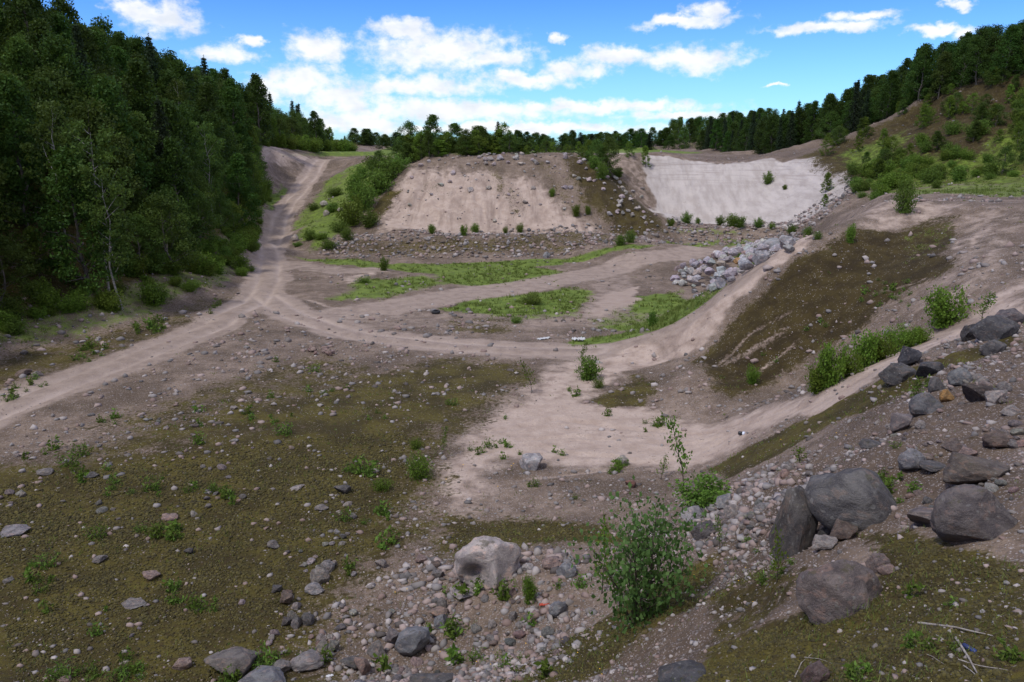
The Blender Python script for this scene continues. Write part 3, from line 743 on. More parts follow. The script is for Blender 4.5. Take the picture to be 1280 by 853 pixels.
N_LEFT = left_forest()
def at_depth(px, Y):
    x = P(px, 300, Y)[0]; return (x, Y, hf(x, Y))
def stand(pr, px, py_top, Y, **kw):   # a plant at depth Y whose top reaches photo row py_top
    x, y, z = at_depth(px, Y); zt = P(px, py_top, Y)[2]
    return put_plant(pr, (x, y, z-.05), max(.5, zt-z), **kw)
b_ = stand(BIRCH[0], 128, 148, 56, label='pale stemmed birch standing out against the dark wood, nearest on the left', cat='tree', rz=1.0)
stand(BIRCH[1], 143, 205, 54.5, label='thin pale stem beside the tall pale birch in the left wood', cat='tree')
stand(BIRCH[1], 272, 150, 84, label='bare grey stemmed tree in the wood near the cut bank of the road', cat='tree')
stand(SPRUCE[0], 437, 169, 196, label='lone dark conifer on the skyline just right of the road top', cat='tree')
stand(SPRUCE[1], 447, 178, 200, label='small dark conifer beside the lone conifer on the skyline', cat='tree')
stand(BROAD[1], 402, 138, 172, label='tallest ragged dark tree at the right end of the left wood', cat='tree')

# ---- trees on the mound and the plateau behind it
mt = [(516,148,126,BROAD[1],'tall dark tree at the left end of the clump crowning the mound'),(541,142,128,BROAD[0],'tallest round dark tree of the clump crowning the mound'),
      (530,165,122,MIDT[0],'bright green tree at the front left of the clump crowning the mound'),(560,163,123,MIDT[2],'broad mid green tree at the front of the mound clump'),(574,153,128,BROAD[3],'dark tree right of the tallest one on the mound'),
      (598,156,130,BROAD[2],'dark spreading tree in the right half of the mound clump'),(588,172,121,MIDT[1],'low light green tree on the mound edge above the grey stones'),(623,150,129,SPRUCE[0],'dark spiky conifer rising from the mound clump'),
      (610,166,124,BROAD[1],'dark tree just left of the spiky conifer on the mound'),(640,170,128,MIDT[0],'mid green tree right of the spiky conifer on the mound'),(655,178,124,YOUNG[2],'low young tree near the middle of the mound edge')]
for px, pt, Y, pr, lb in mt: stand(pr if pr in SPRUCE else MIDT[px % 3], px, pt, Y, label=lb, cat='tree', width=None if pr in SPRUCE else 5.2)
stand(MIDT[2], 478, 186, 122, label='bushy light green tree left of the mound beside the conifer clump', cat='tree')
r_ = np.random.default_rng(5)
for i in range(26):
    px = 503+i*5.6+r_.normal()*3; Y = 118.5+7*r_.random(); x, y, z = at_depth(px, Y)
    put_plant((MIDT+YOUNG)[i % 6], (x, y, z-.1), 2.2+2.6*r_.random(), 3.0+1.8*r_.random(), label='low light green tree in the undergrowth of the clump crowning the mound', cat='tree', group='undergrowth of the mound clump')
for i in range(22):
    px = 650+i*5.2+r_.normal()*2; stand(YOUNG[i % 3] if i % 3 else MIDT[i % 3], px, 176+r_.normal()*5, 121+6*r_.random(), label='green young tree on the flat top of the mound right of the clump', cat='tree', group='young trees on the mound top')
stand(YOUNG[0], 783, 175, 131, label='slim young tree standing alone above the brown face of the second bank', cat='tree')
stand(YOUNG[1], 803, 181, 130, label='thin young tree beside the left edge of the white sand face', cat='tree')
stand(YOUNG[1], 768, 181, 134, label='small young tree before the bare brown field on the plateau', cat='tree')
for i in range(150):
    px = 445+i*3.4+r_.normal()*3; Y = 250+70*r_.random(); k = r_.random()
    pr = SPRUCE[i % 2] if k < .07 else (BROAD[i % 4] if k < .75 else MIDT[i % 3])
    x, y, z = at_depth(px, Y)
    put_plant(pr, (x, y, z-.1), (3.2 if px < 640 else 4.6)+2.4*r_.random()+(3 if px > 830 else 0), 5+2*r_.random(), label='distant dark tree in the treeline along the far edge of the pit', cat='tree', group='distant treeline behind the pit')

# ---- the wood on the right-hand hill
def right_forest():
    rng = np.random.default_rng(9)
    ex = [112, 115, 120, 129, 150, 171, 191, 225]; n = 0
    line = [(P(1400,80,112)[0], 108), (P(1290,88,115)[0], 115), (P(1220,108,120)[0], 120), (P(1150,127,129)[0], 129), (P(1060,162,150)[0], 150), (P(1000,185,171)[0], 171), (P(960,191,191)[0], 191), (P(905,198,222)[0], 222)]
    L = np.array(line); seg = np.linalg.norm(np.diff(L, axis=0), axis=1); cum = np.concatenate([[0], np.cumsum(seg)])
    pts = []
    for it in range(2600):
        s = rng.random()*cum[-1]; yy = np.interp(s, cum, L[:, 1]); off = (0.0 if yy < 142 else (-4.5 if yy < 165 else -10.5))+rng.random()**1.3*18
        x = np.interp(s, cum, L[:, 0])+off*.86; y = np.interp(s, cum, L[:, 1])+off*.5
        sp = 2.3+.8*rng.random()
        if any((x-a)**2+(y-b)**2 < sp*sp for a, b, _ in pts): continue
        pts.append((x, y, off))
    for x, y, off in pts:
        k = rng.random(); z = hf(x, y); big = 1.0 if y < 175 else .85
        if k < .20: put_plant(SPRUCE[rng.integers(2)], (x, y, z-.1), (6.6+4*rng.random())*big, None, None, 'dark pointed conifer in the wood along the right hilltop', 'tree', 'conifers on the right hilltop')
        elif k < .80 or off > 4: put_plant(BROAD[rng.integers(4)], (x, y, z-.1), (6.2+3*rng.random())*big, None, None, 'dark leafy tree in the wood along the right hilltop', 'tree', 'leafy trees on the right hilltop')
        else: put_plant(MIDT[rng.integers(3)], (x, y, z-.1), (5+3*rng.random())*big, None, None, 'mid green tree at the front edge of the right hilltop wood', 'tree', 'front trees of the right hilltop wood')
right_forest()
stand(SPRUCE[1], 1160, 72, 134, label='thin pointed spruce spire on the right skyline', cat='tree')
stand(PINE[0], 1177, 74, 135, label='flat topped pine beside the spruce spire on the right skyline', cat='tree')
stand(PINE[0], 1217, 56, 132, label='broad dark pine on the right skyline', cat='tree', rz=2.0)
stand(SPRUCE[0], 1248, 50, 128, label='tall dark conifer near the right edge of the skyline', cat='tree')
stand(PINE[0], 1275, 26, 124, label='tallest pine at the right edge of the picture', cat='tree', rz=4.0)
stand(SPRUCE[0], 985, 124, 172, label='tall ragged conifer where the right hilltop wood begins to rise', cat='tree')
stand(SPRUCE[1], 1133, 84, 140, label='conifer top poking above the leafy wood left of the spruce spire', cat='tree')
stand(SPRUCE[1], 1103, 92, 146, label='narrow conifer above the middle of the right hilltop wood', cat='tree')
# saplings down the right slope
for i in range(66):
    px = 1020+267*r_.random(); u = r_.random(); top = np.interp(px, (1060,1150,1220,1290), (148,128,120,114)); Y = 100+(top-100)*u**.9
    x, y, z = at_depth(px, Y); put_plant((YOUNG+MIDT)[i % 6], (x, y, z-.05), 1.3+1.9*r_.random(), label='young green tree growing on the eroded right slope', cat='tree', group='young trees on the right slope')
for i in range(46):
    px = 322+125*r_.random(); Y = np.interp(px, (326,365,400,447), (141,156,166,190))+8*r_.random()
    x, y, z = at_depth(px, Y); put_plant((YOUNG+SHRUBL)[i % 6], (x, y, z-.05), 1.2+2.2*r_.random(), label='green sapling on top of the cut bank at the head of the road', cat='tree', group='saplings above the road cut')
for px, pt, Y, pr, lb in ((1136,128,118,YOUNG[0],'largest light green young tree on the upper right slope'),(1166,118,117,YOUNG[1],'tall pale green young tree below the right wood'),(1183,126,116,YOUNG[2],'young tree right of the tall pale one on the right slope'),
      (1095,170,112,YOUNG[1],'slim young tree left on the lower right slope'),(1072,176,124,YOUNG[0],'small young tree under the cut bank of the right hill'),(1115,190,106,YOUNG[2],'broad young tree on the lower right slope'),
      (1088,196,104,YOUNG[2],'bushy young tree at the left foot of the right slope'),(1200,150,104,MIDT[1],'dark green young tree before the bare patch of the right slope'),(1225,128,106,MIDT[0],'mid green tree high on the right slope near the edge'),
      (1255,150,98,YOUNG[0],'young tree in the green thicket at the right edge'),(1240,180,92,MIDT[2],'low bushy tree in the thicket at the right edge'),(1272,140,94,MIDT[1],'tall thicket tree at the right edge of the slope'),(1180,205,97,YOUNG[1],'small young tree at the foot of the bare patch on the right slope')):
    stand(pr, px, pt, Y, label=lb, cat='tree')
for i in range(72):
    px = 1055+210*r_.random(); Y = 84+28*r_.random()
    x, y, z = at_depth(px, Y); put_plant((SHRUB+SHRUBL)[i % 6], (x, y, z-.05), .8+1.4*r_.random(), label='green bush in the overgrown foot of the right slope', cat='shrub', group='bushes on the right slope')

# ---- shrubs placed one by one: foot pixel, height and width in pixels
def shrub_at(px, py, hp, wp, pr, label, name=None, cat='shrub', group=None, **kw):
    p = hit(px, py); k = pix_size(p, 1)
    return put_plant(pr, p-Vector((0, 0, .02)), hp*k/math.cos(math.radians(14)), wp*k, label=label, cat=cat, group=group, name=name, **kw)
HERO = plant_proto('shrub', shrub(31, 2.3, 1.9, 14, 185, .092, .12, .74), ML_HERO, MB_STEM, ('foliage', 'stem'))
SAP1 = plant_proto('sapling', sapling(32, 1.6, 230, .085, .25), ML_SHRUB, MB_STEM, ('foliage', 'stem'))
SAP2 = plant_proto('sapling', sapling(33, 1.1, 140, .07, .3), ML_LIGHT, MB_STEM, ('foliage', 'stem'))
GRS = plant_proto('low_bush', shrub(34, .8, 1.1, 16, 90, .085, .05, .35), ML_LIGHT, MB_STEM, ('foliage', 'stem'))
shrub_at(799,780,190,172,HERO,'tall leafy shrub with many thin stems in the foreground, left of the dark boulders')
shrub_at(752,742,104,52,SAP2,'lighter thin sapling against the left side of the tall foreground shrub','sapling','sapling')
shrub_at(770,752,80,50,SAP2,'second light sapling between the thin one and the tall foreground shrub','sapling','sapling')
shrub_at(853,622,104,46,SAP1,'tall slender sapling behind the foreground shrub','sapling','sapling')
shrub_at(880,634,48,90,SHRUB[0],'low dark bush at the foot of the slender sapling')
shrub_at(826,600,32,26,SAP2,'small sapling left of the slender sapling','sapling','sapling')
shrub_at(898,690,44,24,SAP1,'tiny sapling among pale stones right of the foreground shrub','sapling','sapling')
shrub_at(970,735,75,34,SAP2,'bright sapling in front of the dark wedge boulder','sapling','sapling')
shrub_at(1000,582,34,36,SAP2,'light green seedling above the big dark boulder','sapling','sapling')
shrub_at(662,752,42,24,SHRUBL[0],'light green little bush right of the pale broken boulder')
for i, (px, py, hh, ww) in enumerate(((1022,490,38,40),(1038,482,58,46),(1060,470,42,44),(1080,459,54,44),(1099,451,34,40),(1116,442,44,38),(1135,434,28,36),(1152,427,22,32))):
    shrub_at(px, py, hh, ww, SHRUBL[i % 3], 'bright green shrub in the dense row along the gully', None, 'shrub', 'row of shrubs along the gully')
shrub_at(1180,406,52,58,SHRUBL[1],'round green shrub at the head of the gully, above the shrub row')
shrub_at(1228,402,44,34,SAP1,'leafy sapling growing among the dark boulders on the bank edge','sapling','sapling')
shrub_at(940,480,28,22,SHRUBL[2],'single green bush low on the mossy face of the sandy ridge')
shrub_at(735,474,34,34,SHRUB[1],'green bush at the toe of the sandy ridge')
shrub_at(727,458,36,16,SAP1,'dark sapling behind the green bush at the ridge toe','sapling','sapling')
shrub_at(748,484,16,24,GRS,'low tuft at the toe of the sandy ridge','low_bush','bush')
shrub_at(665,492,46,24,SAP2,'sapling at the corner of the dark moss and the pale sand','sapling','sapling')
shrub_at(524,597,36,52,GRS,'light green feathery bush where the moss meets the pale sand','low_bush','bush')
shrub_at(553,572,42,14,SAP1,'dark upright sapling behind the feathery bush','sapling','sapling')
shrub_at(520,560,16,26,GRS,'small green tuft above the feathery bush','low_bush','bush')
shrub_at(478,612,18,40,GRS,'green tuft left of the feathery bush on the moss','low_bush','bush')
shrub_at(1130,266,48,34,SHRUB[2],'dark shrub standing on the crest of the sandy ridge')
shrub_at(1062,305,26,16,SHRUBL[0],'small bush on the left shoulder of the sandy ridge')
shrub_at(480,338,20,16,SHRUB[0],'round dark bush on the sand before the stony berm')
shrub_at(455,354,9,30,GRS,'low green clump on the sand left of the round dark bush','low_bush','bush')
shrub_at(665,380,12,50,GRS,'dark green clump in the middle of the grass patch','low_bush','bush')
shrub_at(645,404,10,24,GRS,'bright tuft beside the bare track in the pit floor','low_bush','bush')
shrub_at(816,408,24,14,SHRUB[1],'small dark bush in the grass beside the sandy ridge')
for px, py, hh in ((540,293,14),(580,294,14),(594,293,15),(632,292,10),(650,291,14),(720,272,16),(735,270,12),(690,245,12)):
    shrub_at(px, py, hh, hh*.9, SHRUBL[int(px) % 3], 'small green bush at the foot of the bare mound face', None, 'shrub', 'small bushes along the mound foot')
for px, py, hh, lb in ((752,228,24,'bush high on the mossy spur of the mound'),(742,212,18,'topmost bush on the mossy spur of the mound'),(772,222,14,'bush on the brown gully beside the spur'),(788,304,18,'bush at the bottom end of the mossy spur'),(775,306,16,'second bush at the bottom end of the mossy spur, left of the other')):
    shrub_at(px, py, hh, hh, SHRUB[int(px) % 3], lb)
shrub_at(960,227,18,16,SHRUB[0],'round dark bush alone on the white sand face')
shrub_at(981,235,7,8,SHRUBL[0],'tiny bush right of the round bush on the white sand face')
for px, py, hh in ((838,284,12),(858,280,16),(872,279,10),(900,281,14),(915,283,18),(925,284,16),(948,284,14),(965,286,10),(990,292,14),(1010,296,16),(1022,300,12)):
    shrub_at(px, py, hh, hh*1.1, (SHRUB+SHRUBL)[int(px) % 6], 'green bush in the strip below the white sand face', None, 'shrub', 'bushes below the white sand face')
for px, py, hh, ww in ((440,282,40,40),(455,262,40,44),(472,244,36,40),(486,226,34,40),(462,285,26,30),(445,250,40,30),(498,214,24,36),(425,290,16,30),(410,312,14,30),(470,214,22,40),(452,224,20,26),(434,300,18,24),(388,300,14,22),(415,265,14,20),(392,262,10,20),(402,300,9,24),(418,245,12,24),(372,308,7,16)):
    shrub_at(px, py, hh, ww, (SHRUB+SHRUB+SHRUBL)[int(px) % 9], 'green bush in the thicket between the road and the mound', None, 'shrub', 'thicket between the road and the mound')
def roadside():
    rng = np.random.default_rng(21)
    for i in range(170):
        y = 44+85*rng.random()**1.2; tx = np.interp(y, *TOE); x = tx+3.0-4.6*rng.random()
        if y > 92: x = tx+1.2-2.2*rng.random()
        put_plant((SHRUBL+SHRUB[:1]+SHRUBL)[i % 7], (x, y, hf(x, y)-.05), .6+1.5*rng.random()**1.5, label='leafy green bush along the foot of the left wood beside the road', cat='shrub', group='bushes along the foot of the left wood')
roadside()

# ------------------------------------------------------------------ rocks
def rock_material():
    m, t, b = new_mat('rock')
    oi = t.node('ShaderNodeObjectInfo'); tc = t.node('ShaderNodeTexCoord')
    v = t.vmath('ADD', tc.outputs['Object'], t.vmath('SCALE', oi.outputs['Location'], scale=.37))
    col = oi.outputs['Color']
    n1 = t.noise(v, 1.7, 5, .62, .6); n2 = t.noise(v, 12, 5, .72); n3 = t.noise(v, 55, 3, .75); n4 = t.noise(t.vmath('MULTIPLY', v, (1, 1.2, 1.7)), 2.1, 6, .68, .3)
    c = t.mix(t.ramp(n1, .38, .64), t.mix(1.0, col, (.52,.52,.56), 'MULTIPLY'), col)
    c = t.mix(t.math('MULTIPLY', t.ramp(n4, .52, .64), .6), c, t.mix(1.0, col, (1.5,1.18,1.02), 'MULTIPLY'))
    c = t.mix(t.math('MULTIPLY', t.ramp(n2, .52, .68), .45), c, t.mix(1.0, col, (.55,.54,.55), 'MULTIPLY'))
    c = t.mix(t.ramp(n3, .55, .68, 0, .75), c, t.mix(1.0, col, (1.7,1.65,1.6), 'MULTIPLY'))
    vo = t.node('ShaderNodeTexVoronoi', feature='F1'); t.put(vo.inputs['Vector'], t.vmath('ADD', v, t.vmath('SCALE', t.noise(v, 9, 3, .6, 0, 'Color'), scale=.12))); vo.inputs['Scale'].default_value = 6.5
    vs = t.node('ShaderNodeSeparateColor'); t.put(vs.inputs[0], vo.outputs['Color'])
    li = t.math('MULTIPLY', t.ramp(vs.outputs[0], .62, .66), t.ramp(vo.outputs['Distance'], .40, .24))
    c = t.mix(t.math('MULTIPLY', li, .55), c, t.mix(vs.outputs[1], (.30,.29,.265), (.13,.12,.11)))
    ge = t.node('ShaderNodeNewGeometry'); sn = t.node('ShaderNodeSeparateXYZ'); t.put(sn.inputs[0], ge.outputs['Normal'])
    ms = t.math('MULTIPLY', t.ramp(sn.outputs[2], .35, .8), t.ramp(t.noise(v, 2.6, 5, .7), .56, .64))
    c = t.mix(t.math('MULTIPLY', ms, .6), c, t.mix(n2, (.05,.045,.02), (.13,.115,.06)))
    t.put(b.inputs['Base Color'], c); b.inputs['Roughness'].default_value = .88; b.inputs['Specular IOR Level'].default_value = .16
    bp = t.node('ShaderNodeBump'); bp.inputs['Strength'].default_value = .8; bp.inputs['Distance'].default_value = .12
    t.put(bp.inputs['Height'], t.math('ADD', t.math('MULTIPLY', n2, .6), t.math('ADD', n1, t.math('MULTIPLY', n3, .2)))); t.l.new(bp.outputs[0], b.inputs['Normal'])
    return m
M_ROCK = rock_material()
def ico(sub):
    import bmesh
    bm = bmesh.new(); bmesh.ops.create_icosphere(bm, subdivisions=sub, radius=1.0)
    V = np.array([v.co[:] for v in bm.verts]); F = np.array([[v.index for v in f.verts] for f in bm.faces]); bm.free()
    return V, F
ICO = {k: ico(k) for k in (1, 2, 3, 4, 5)}
def rock_shape(seed, sub=4, cuts=9, rough=.10, lo=.55, hi=.92):
    rng = np.random.default_rng(seed); V, F = ICO[sub]; V = V.copy()
    for k in range(cuts):
        n = rng.normal(size=3); n /= np.linalg.norm(n); d = lo+(hi-lo)*rng.random()
        s = V@n-d; m = s > 0; V[m] -= np.outer(s[m]*.93, n)
    off = rng.normal(size=3)*20
    D = np.array([mnoise.noise(Vector(v*1.5+off))*1.0+mnoise.noise(Vector(v*3.7+off))*.45+mnoise.noise(Vector(v*8+off))*.24+mnoise.noise(Vector(v*18+off))*.10-.30*max(0, .09-abs(mnoise.noise(Vector(v*1.9-off))))/.09*(.5+mnoise.noise(Vector(v*3-off))) for v in V])
    V *= (1+rough*D)[:, None]
    V -= (V.max(0)+V.min(0))/2; V /= (V.max(0)-V.min(0))/2      # fills -1..1 on every axis
    return V, F
ROCKS = []
for i in range(12):
    round_ = i % 3 == 0
    V, F = rock_shape(100+i, 5, 8 if round_ else 17, .12 if round_ else .10, .66 if round_ else .42, .92 if round_ else .8)
    ROCKS.append(mesh_np('rock_shape', V, F, M_ROCK, True))
SMALL = []
for i in range(8):
    V, F = rock_shape(200+i, 3, 9, .1, .55, .9); SMALL.append(mesh_np('stone_shape', V, F, M_ROCK, True))
GREY, PALE, DARK, PINK, BROWN, SLATE, WHITE_, OCHRE = (.25,.226,.208), (.36,.32,.29), (.085,.080,.078), (.34,.25,.215), (.19,.145,.12), (.150,.140,.133), (.48,.44,.41), (.42,.25,.10)
def put_rock(me, loc, s, rz, col, name='rock', tilt=.25, sink=.3):
    o = bpy.data.objects.new(name, me); COL.objects.link(o)
    o.scale = (s[0]/2, s[1]/2, s[2]/2); o.location = (loc[0], loc[1], loc[2]+s[2]*(.5-sink))
    o.rotation_euler = (random.uniform(-tilt, tilt), random.uniform(-tilt, tilt), rz); o.color = (*col, 1)
    return o
def jit(c, k=.12):
    a = 1+random.uniform(-k, k); return tuple(min(.8, max(.02, v*a*(1+random.uniform(-k, k)*.35))) for v in c)
def boulder_at(px, py, wp, hp, col, v, label, name='boulder', cat=None, group=None, rz=None, depth=.85, sink=.22, tilt=.15, me=None):
    """centre pixel, width and height in pixels"""
    p = hit(px, py+hp*.32); k = pix_size(p, 1); th = math.atan2(EYE-p.z, math.hypot(p.x, p.y)) if p.z < EYE else 0
    w = wp*k; d = w*depth; hh = hp*k
    z = math.sqrt(max((.45*hh)**2, hh*hh-(d*math.sin(th))**2))/max(.5, math.cos(th))
    o = put_rock(me or ROCKS[v % len(ROCKS)], p, (w, d, z*1.12), rz if rz is not None else random.uniform(-.4, .4), col, name, tilt, sink)
    return tag(o, label, cat or name, group)

# the large boulders of the foreground, one by one
def broken_boulder():
    V, F = rock_shape(305, 5, 4, .17, .88, .99)
    for n, d in (((-.25,-.9,.1), .66), ((.6,-.75,.25), .7)):
        n = np.array(n)/np.linalg.norm(n); s = V@n-d; m = s > 0
        V[m] -= np.outer(s[m]*1.0, n)
    for v in range(len(V)):
        q = V[v]; w = math.exp(-((q[0]+.35)/.32)**2-((q[2]+.25)/.4)**2)*(q[1] < -.2); V[v, 1] += .50*w
        w = math.exp(-((q[0]-.22)/.13)**2-((q[2]+.15)/.55)**2)*(q[1] < -.2); V[v, 1] -= .26*w
    return mesh_np('broken_boulder', V, F, M_ROCK, True)
boulder_at(609,702,86,62,(.44,.385,.355),0,'largest pinkish white boulder with a broken hollow face, in the foreground stones',me=broken_boulder(),rz=.05,tilt=0,sink=.16)
def smooth_boulder():
    V, F = rock_shape(302, 5, 7, .10, .7, .95)
    t = np.clip((V[:, 0]+.15)/1.15, 0, 1); t = t*t*(3-2*t); V[:, 2] = (V[:, 2]+1)*(1-.55*t)-1; V[:, 1] *= 1-.25*t
    g = V[:, 0]*.55+V[:, 2]*.8+.25*np.sin(V[:, 1]*2); V *= (1-.05*np.exp(-((g-.35)/.07)**2)-.03*(g > .35))[:, None]
    return mesh_np('smooth_boulder', V, F, M_ROCK, True)
boulder_at(1074,612,136,98,(.155,.145,.137),0,'biggest smooth dark slate boulder perched on the near bank',me=smooth_boulder(),rz=-.2,tilt=.0,sink=.30)
boulder_at(988,664,52,96,(.135,.122,.112),4,'tall dark wedge of rock below and left of the biggest slate boulder',rz=.5,depth=.9)
boulder_at(1048,735,104,78,(.20,.165,.15),3,'rounded speckled grey pink boulder sitting in moss below the biggest slate boulder',rz=.2,depth=.8,sink=.27)
boulder_at(1217,641,102,74,(.175,.15,.138),6,'dark boulder with pinkish lower face at the right edge of the near bank',rz=-.1,depth=.75,sink=.27)
boulder_at(516,799,46,38,(.25,.25,.255),1,'angular grey boulder with a sharp top among the foreground pebbles')
boulder_at(540,848,54,34,SLATE,7,'dark slate boulder cut by the bottom edge, below the angular grey one')
boulder_at(289,826,64,42,(.21,.185,.165),8,'wide brownish grey boulder at the bottom left of the stones')
boulder_at(330,842,62,32,(.22,.22,.23),2,'flat bluish grey slab in front of the wide brownish boulder')
boulder_at(384,821,44,27,(.27,.245,.235),9,'oval grey pink boulder right of the flat slab')
boulder_at(350,832,28,18,GREY,5,'small grey stone tucked between the flat slab and the oval boulder')
boulder_at(578,738,36,18,(.42,.37,.345),10,'flat pale slab just in front of the broken pinkish boulder')
boulder_at(409,707,20,16,(.27,.25,.24),0,'uppermost of three rounded stones in a row on the moss')
boulder_at(400,719,25,20,(.28,.25,.22),3,'middle and largest of three rounded stones in a row on the moss')
boulder_at(393,735,24,15,(.33,.31,.30),6,'lowest of three rounded stones in a row on the moss')
for px, py, w, h, c in ((358,748,18,18,BROWN),(371,756,12,11,PALE),(366,769,14,14,GREY),(371,777,15,13,GREY),(384,772,18,17,SLATE),(358,777,12,12,SLATE),(360,741,12,10,BROWN),(402,795,14,11,PALE),(418,806,14,16,GREY),(412,794,10,8,PALE),(398,802,8,8,PINK)):
    boulder_at(px, py, w, h, jit(c), px, 'fist to head sized grey stone in the loose row below the three rounded stones', 'rock', 'stone', 'stones below the three rounded ones')
boulder_at(853,838,66,36,(.115,.11,.11),1,'dark bluish slab at the bottom edge below the mossy bank')
boulder_at(1018,836,32,32,(.20,.145,.135),4,'small reddish granite stone in the moss at the bottom right',name='rock',cat='stone')
for px, py, w, h, c, lb in ((1015,668,26,24,BROWN,'brown stone wedged under the biggest slate boulder, left one'),(1034,664,26,26,DARK,'dark stone wedged under the biggest slate boulder, middle one'),(1054,670,34,28,BROWN,'round brown stone under the biggest slate boulder, right one'),
    (1003,636,30,24,DARK,'dark block behind the wedge of rock'),(1010,655,22,18,SLATE,'small slate stone behind the wedge of rock'),(1030,690,34,20,PALE,'pale slab between the wedge and the speckled boulder'),(1096,705,26,24,(.25,.2,.18),'brown stone right of the speckled boulder'),(1108,712,22,12,PINK,'little pinkish stone in the moss right of the speckled boulder')):
    boulder_at(px, py, w, h, c, px, lb, 'rock', 'stone')
for px, py, w, h, c, lb in ((1138,446,30,26,(.085,.083,.09),'blue black boulder on the lip of the bank above the gully'),(1120,466,40,28,(.13,.122,.118),'dark grey boulder left of the blue black one on the bank lip'),(1160,458,34,26,(.12,.115,.115),'flat grey boulder right of the blue black one'),
    (1240,412,50,34,(.11,.105,.105),'large dark boulder beside the sapling on the bank edge'),(1212,416,24,24,(.075,.07,.07),'smaller dark boulder left of the sapling on the bank edge'),(1260,398,36,26,(.16,.14,.14),'grey pink boulder behind the large dark one at the right edge'),(1240,432,28,20,SLATE,'slate stone below the large dark boulder')):
    boulder_at(px, py, w, h, c, px, lb, rz=.4)
for px, py, w, h, c, lb in ((1197,478,28,26,(.21,.21,.205),'rounded grey stone with pale veins on the near bank'),(1182,500,17,16,OCHRE,'ochre stained stone on the near bank'),(1220,497,40,28,(.11,.09,.08),'dark brown boulder right of the ochre stained stone'),(1243,502,24,20,PALE,'pale angular stone right of the dark brown boulder'),(1221,476,17,14,GREY,'small grey stone right of the veined rounded one'),
    (1158,508,42,32,(.17,.165,.165),'blunt grey boulder left of the ochre stained stone'),(1170,483,20,22,(.16,.15,.145),'narrow grey stone left of the veined one'),(1254,490,18,14,GREY,'round grey stone near the right edge of the bank'),(1126,536,30,24,(.27,.23,.215),'rounded pinkish grey boulder on the bare bank'),(1149,532,14,12,PALE,'pale pebble sized stone beside the rounded pinkish boulder'),
    (1137,575,34,28,(.27,.26,.26),'pale grey block with a flat face, right above the biggest slate boulder'),(1165,582,34,14,SLATE,'thin dark slab right of the pale grey block'),(1222,582,82,44,(.17,.14,.115),'big flat brownish boulder half buried in the near bank'),(1190,556,26,18,(.2,.16,.14),'brown stone above the big flat half buried boulder'),(1210,562,22,12,PINK,'pinkish stone above the big flat half buried boulder'),
    (1160,642,56,30,(.24,.2,.18),'low half buried pale brown rock left of the dark boulder at the right edge'),(1245,548,40,24,BROWN,'brown block above the big flat boulder near the right edge'),(1090,560,34,14,SLATE,'flat slate stone behind the biggest slate boulder'),(1262,515,24,14,PALE,'small flat pale stone at the right edge of the bank')):
    boulder_at(px, py, w, h, c, px, lb, 'rock', 'stone')
for px, py, w, h, c, lb in ((664,579,30,22,(.42,.40,.395),'whitish block lying alone on the pale sand'),(777,577,17,13,(.36,.33,.29),'rounded pale stone on the sand right of the whitish block'),(788,607,14,12,(.26,.15,.125),'reddish stone behind the tall foreground shrub'),(708,711,26,22,(.30,.30,.305),'round light grey boulder right of the broken pinkish one'),(690,702,26,16,PINK,'pinkish boulder between the broken one and the round grey one'),
    (697,760,24,22,(.27,.27,.275),'grey boulder at the foot of the mossy bank, left of the tall shrub'),(638,737,16,17,PINK,'round pink stone right of the flat pale slab'),(660,708,16,10,WHITE_,'white stone touching the broken boulder on its right'),(641,770,12,12,GREY,'small grey stone below the round pink stone'),(615,780,11,11,PALE,'small pale stone in the pebbles'),
    (548,765,26,18,(.34,.25,.2),'pinkish brown slab in the foreground pebbles'),(552,755,14,18,GREY,'upright light grey stone on the pinkish brown slab'),(551,775,20,18,(.24,.24,.245),'grey stone in front of the pinkish brown slab'),(526,699,16,12,PINK,'round pinkish stone left of the broken boulder'),(544,704,14,10,BROWN,'small brown stone left of the broken boulder'),(547,715,17,12,GREY,'grey oval stone left of the flat pale slab'),
    (490,795,18,20,(.26,.23,.225),'pinkish stone left of the angular grey boulder'),(470,810,24,22,GREY,'grey stone at the left end of the pebble bed'),(452,832,22,26,PINK,'pink stone near the bottom edge of the pebble bed'),(440,826,30,20,SLATE,'dark stone beside the pink one near the bottom edge'),
    (866,645,34,26,(.36,.34,.33),'whitish rock right of the low dark bush'),(880,664,32,24,(.15,.135,.13),'dark rock in front of the whitish rock'),(915,640,22,18,PALE,'pale stone in the stone bed left of the wedge'),(905,628,26,18,(.3,.29,.28),'grey stone behind the pale stone'),(950,640,20,14,(.30,.28,.27),'flat grey stone near the wedge of rock'),(966,585,14,12,WHITE_,'small white stone above the wedge of rock'),(984,586,15,11,PALE,'pale stone right of the small white one')):
    boulder_at(px, py, w, h, c, px, lb, 'rock', 'stone')
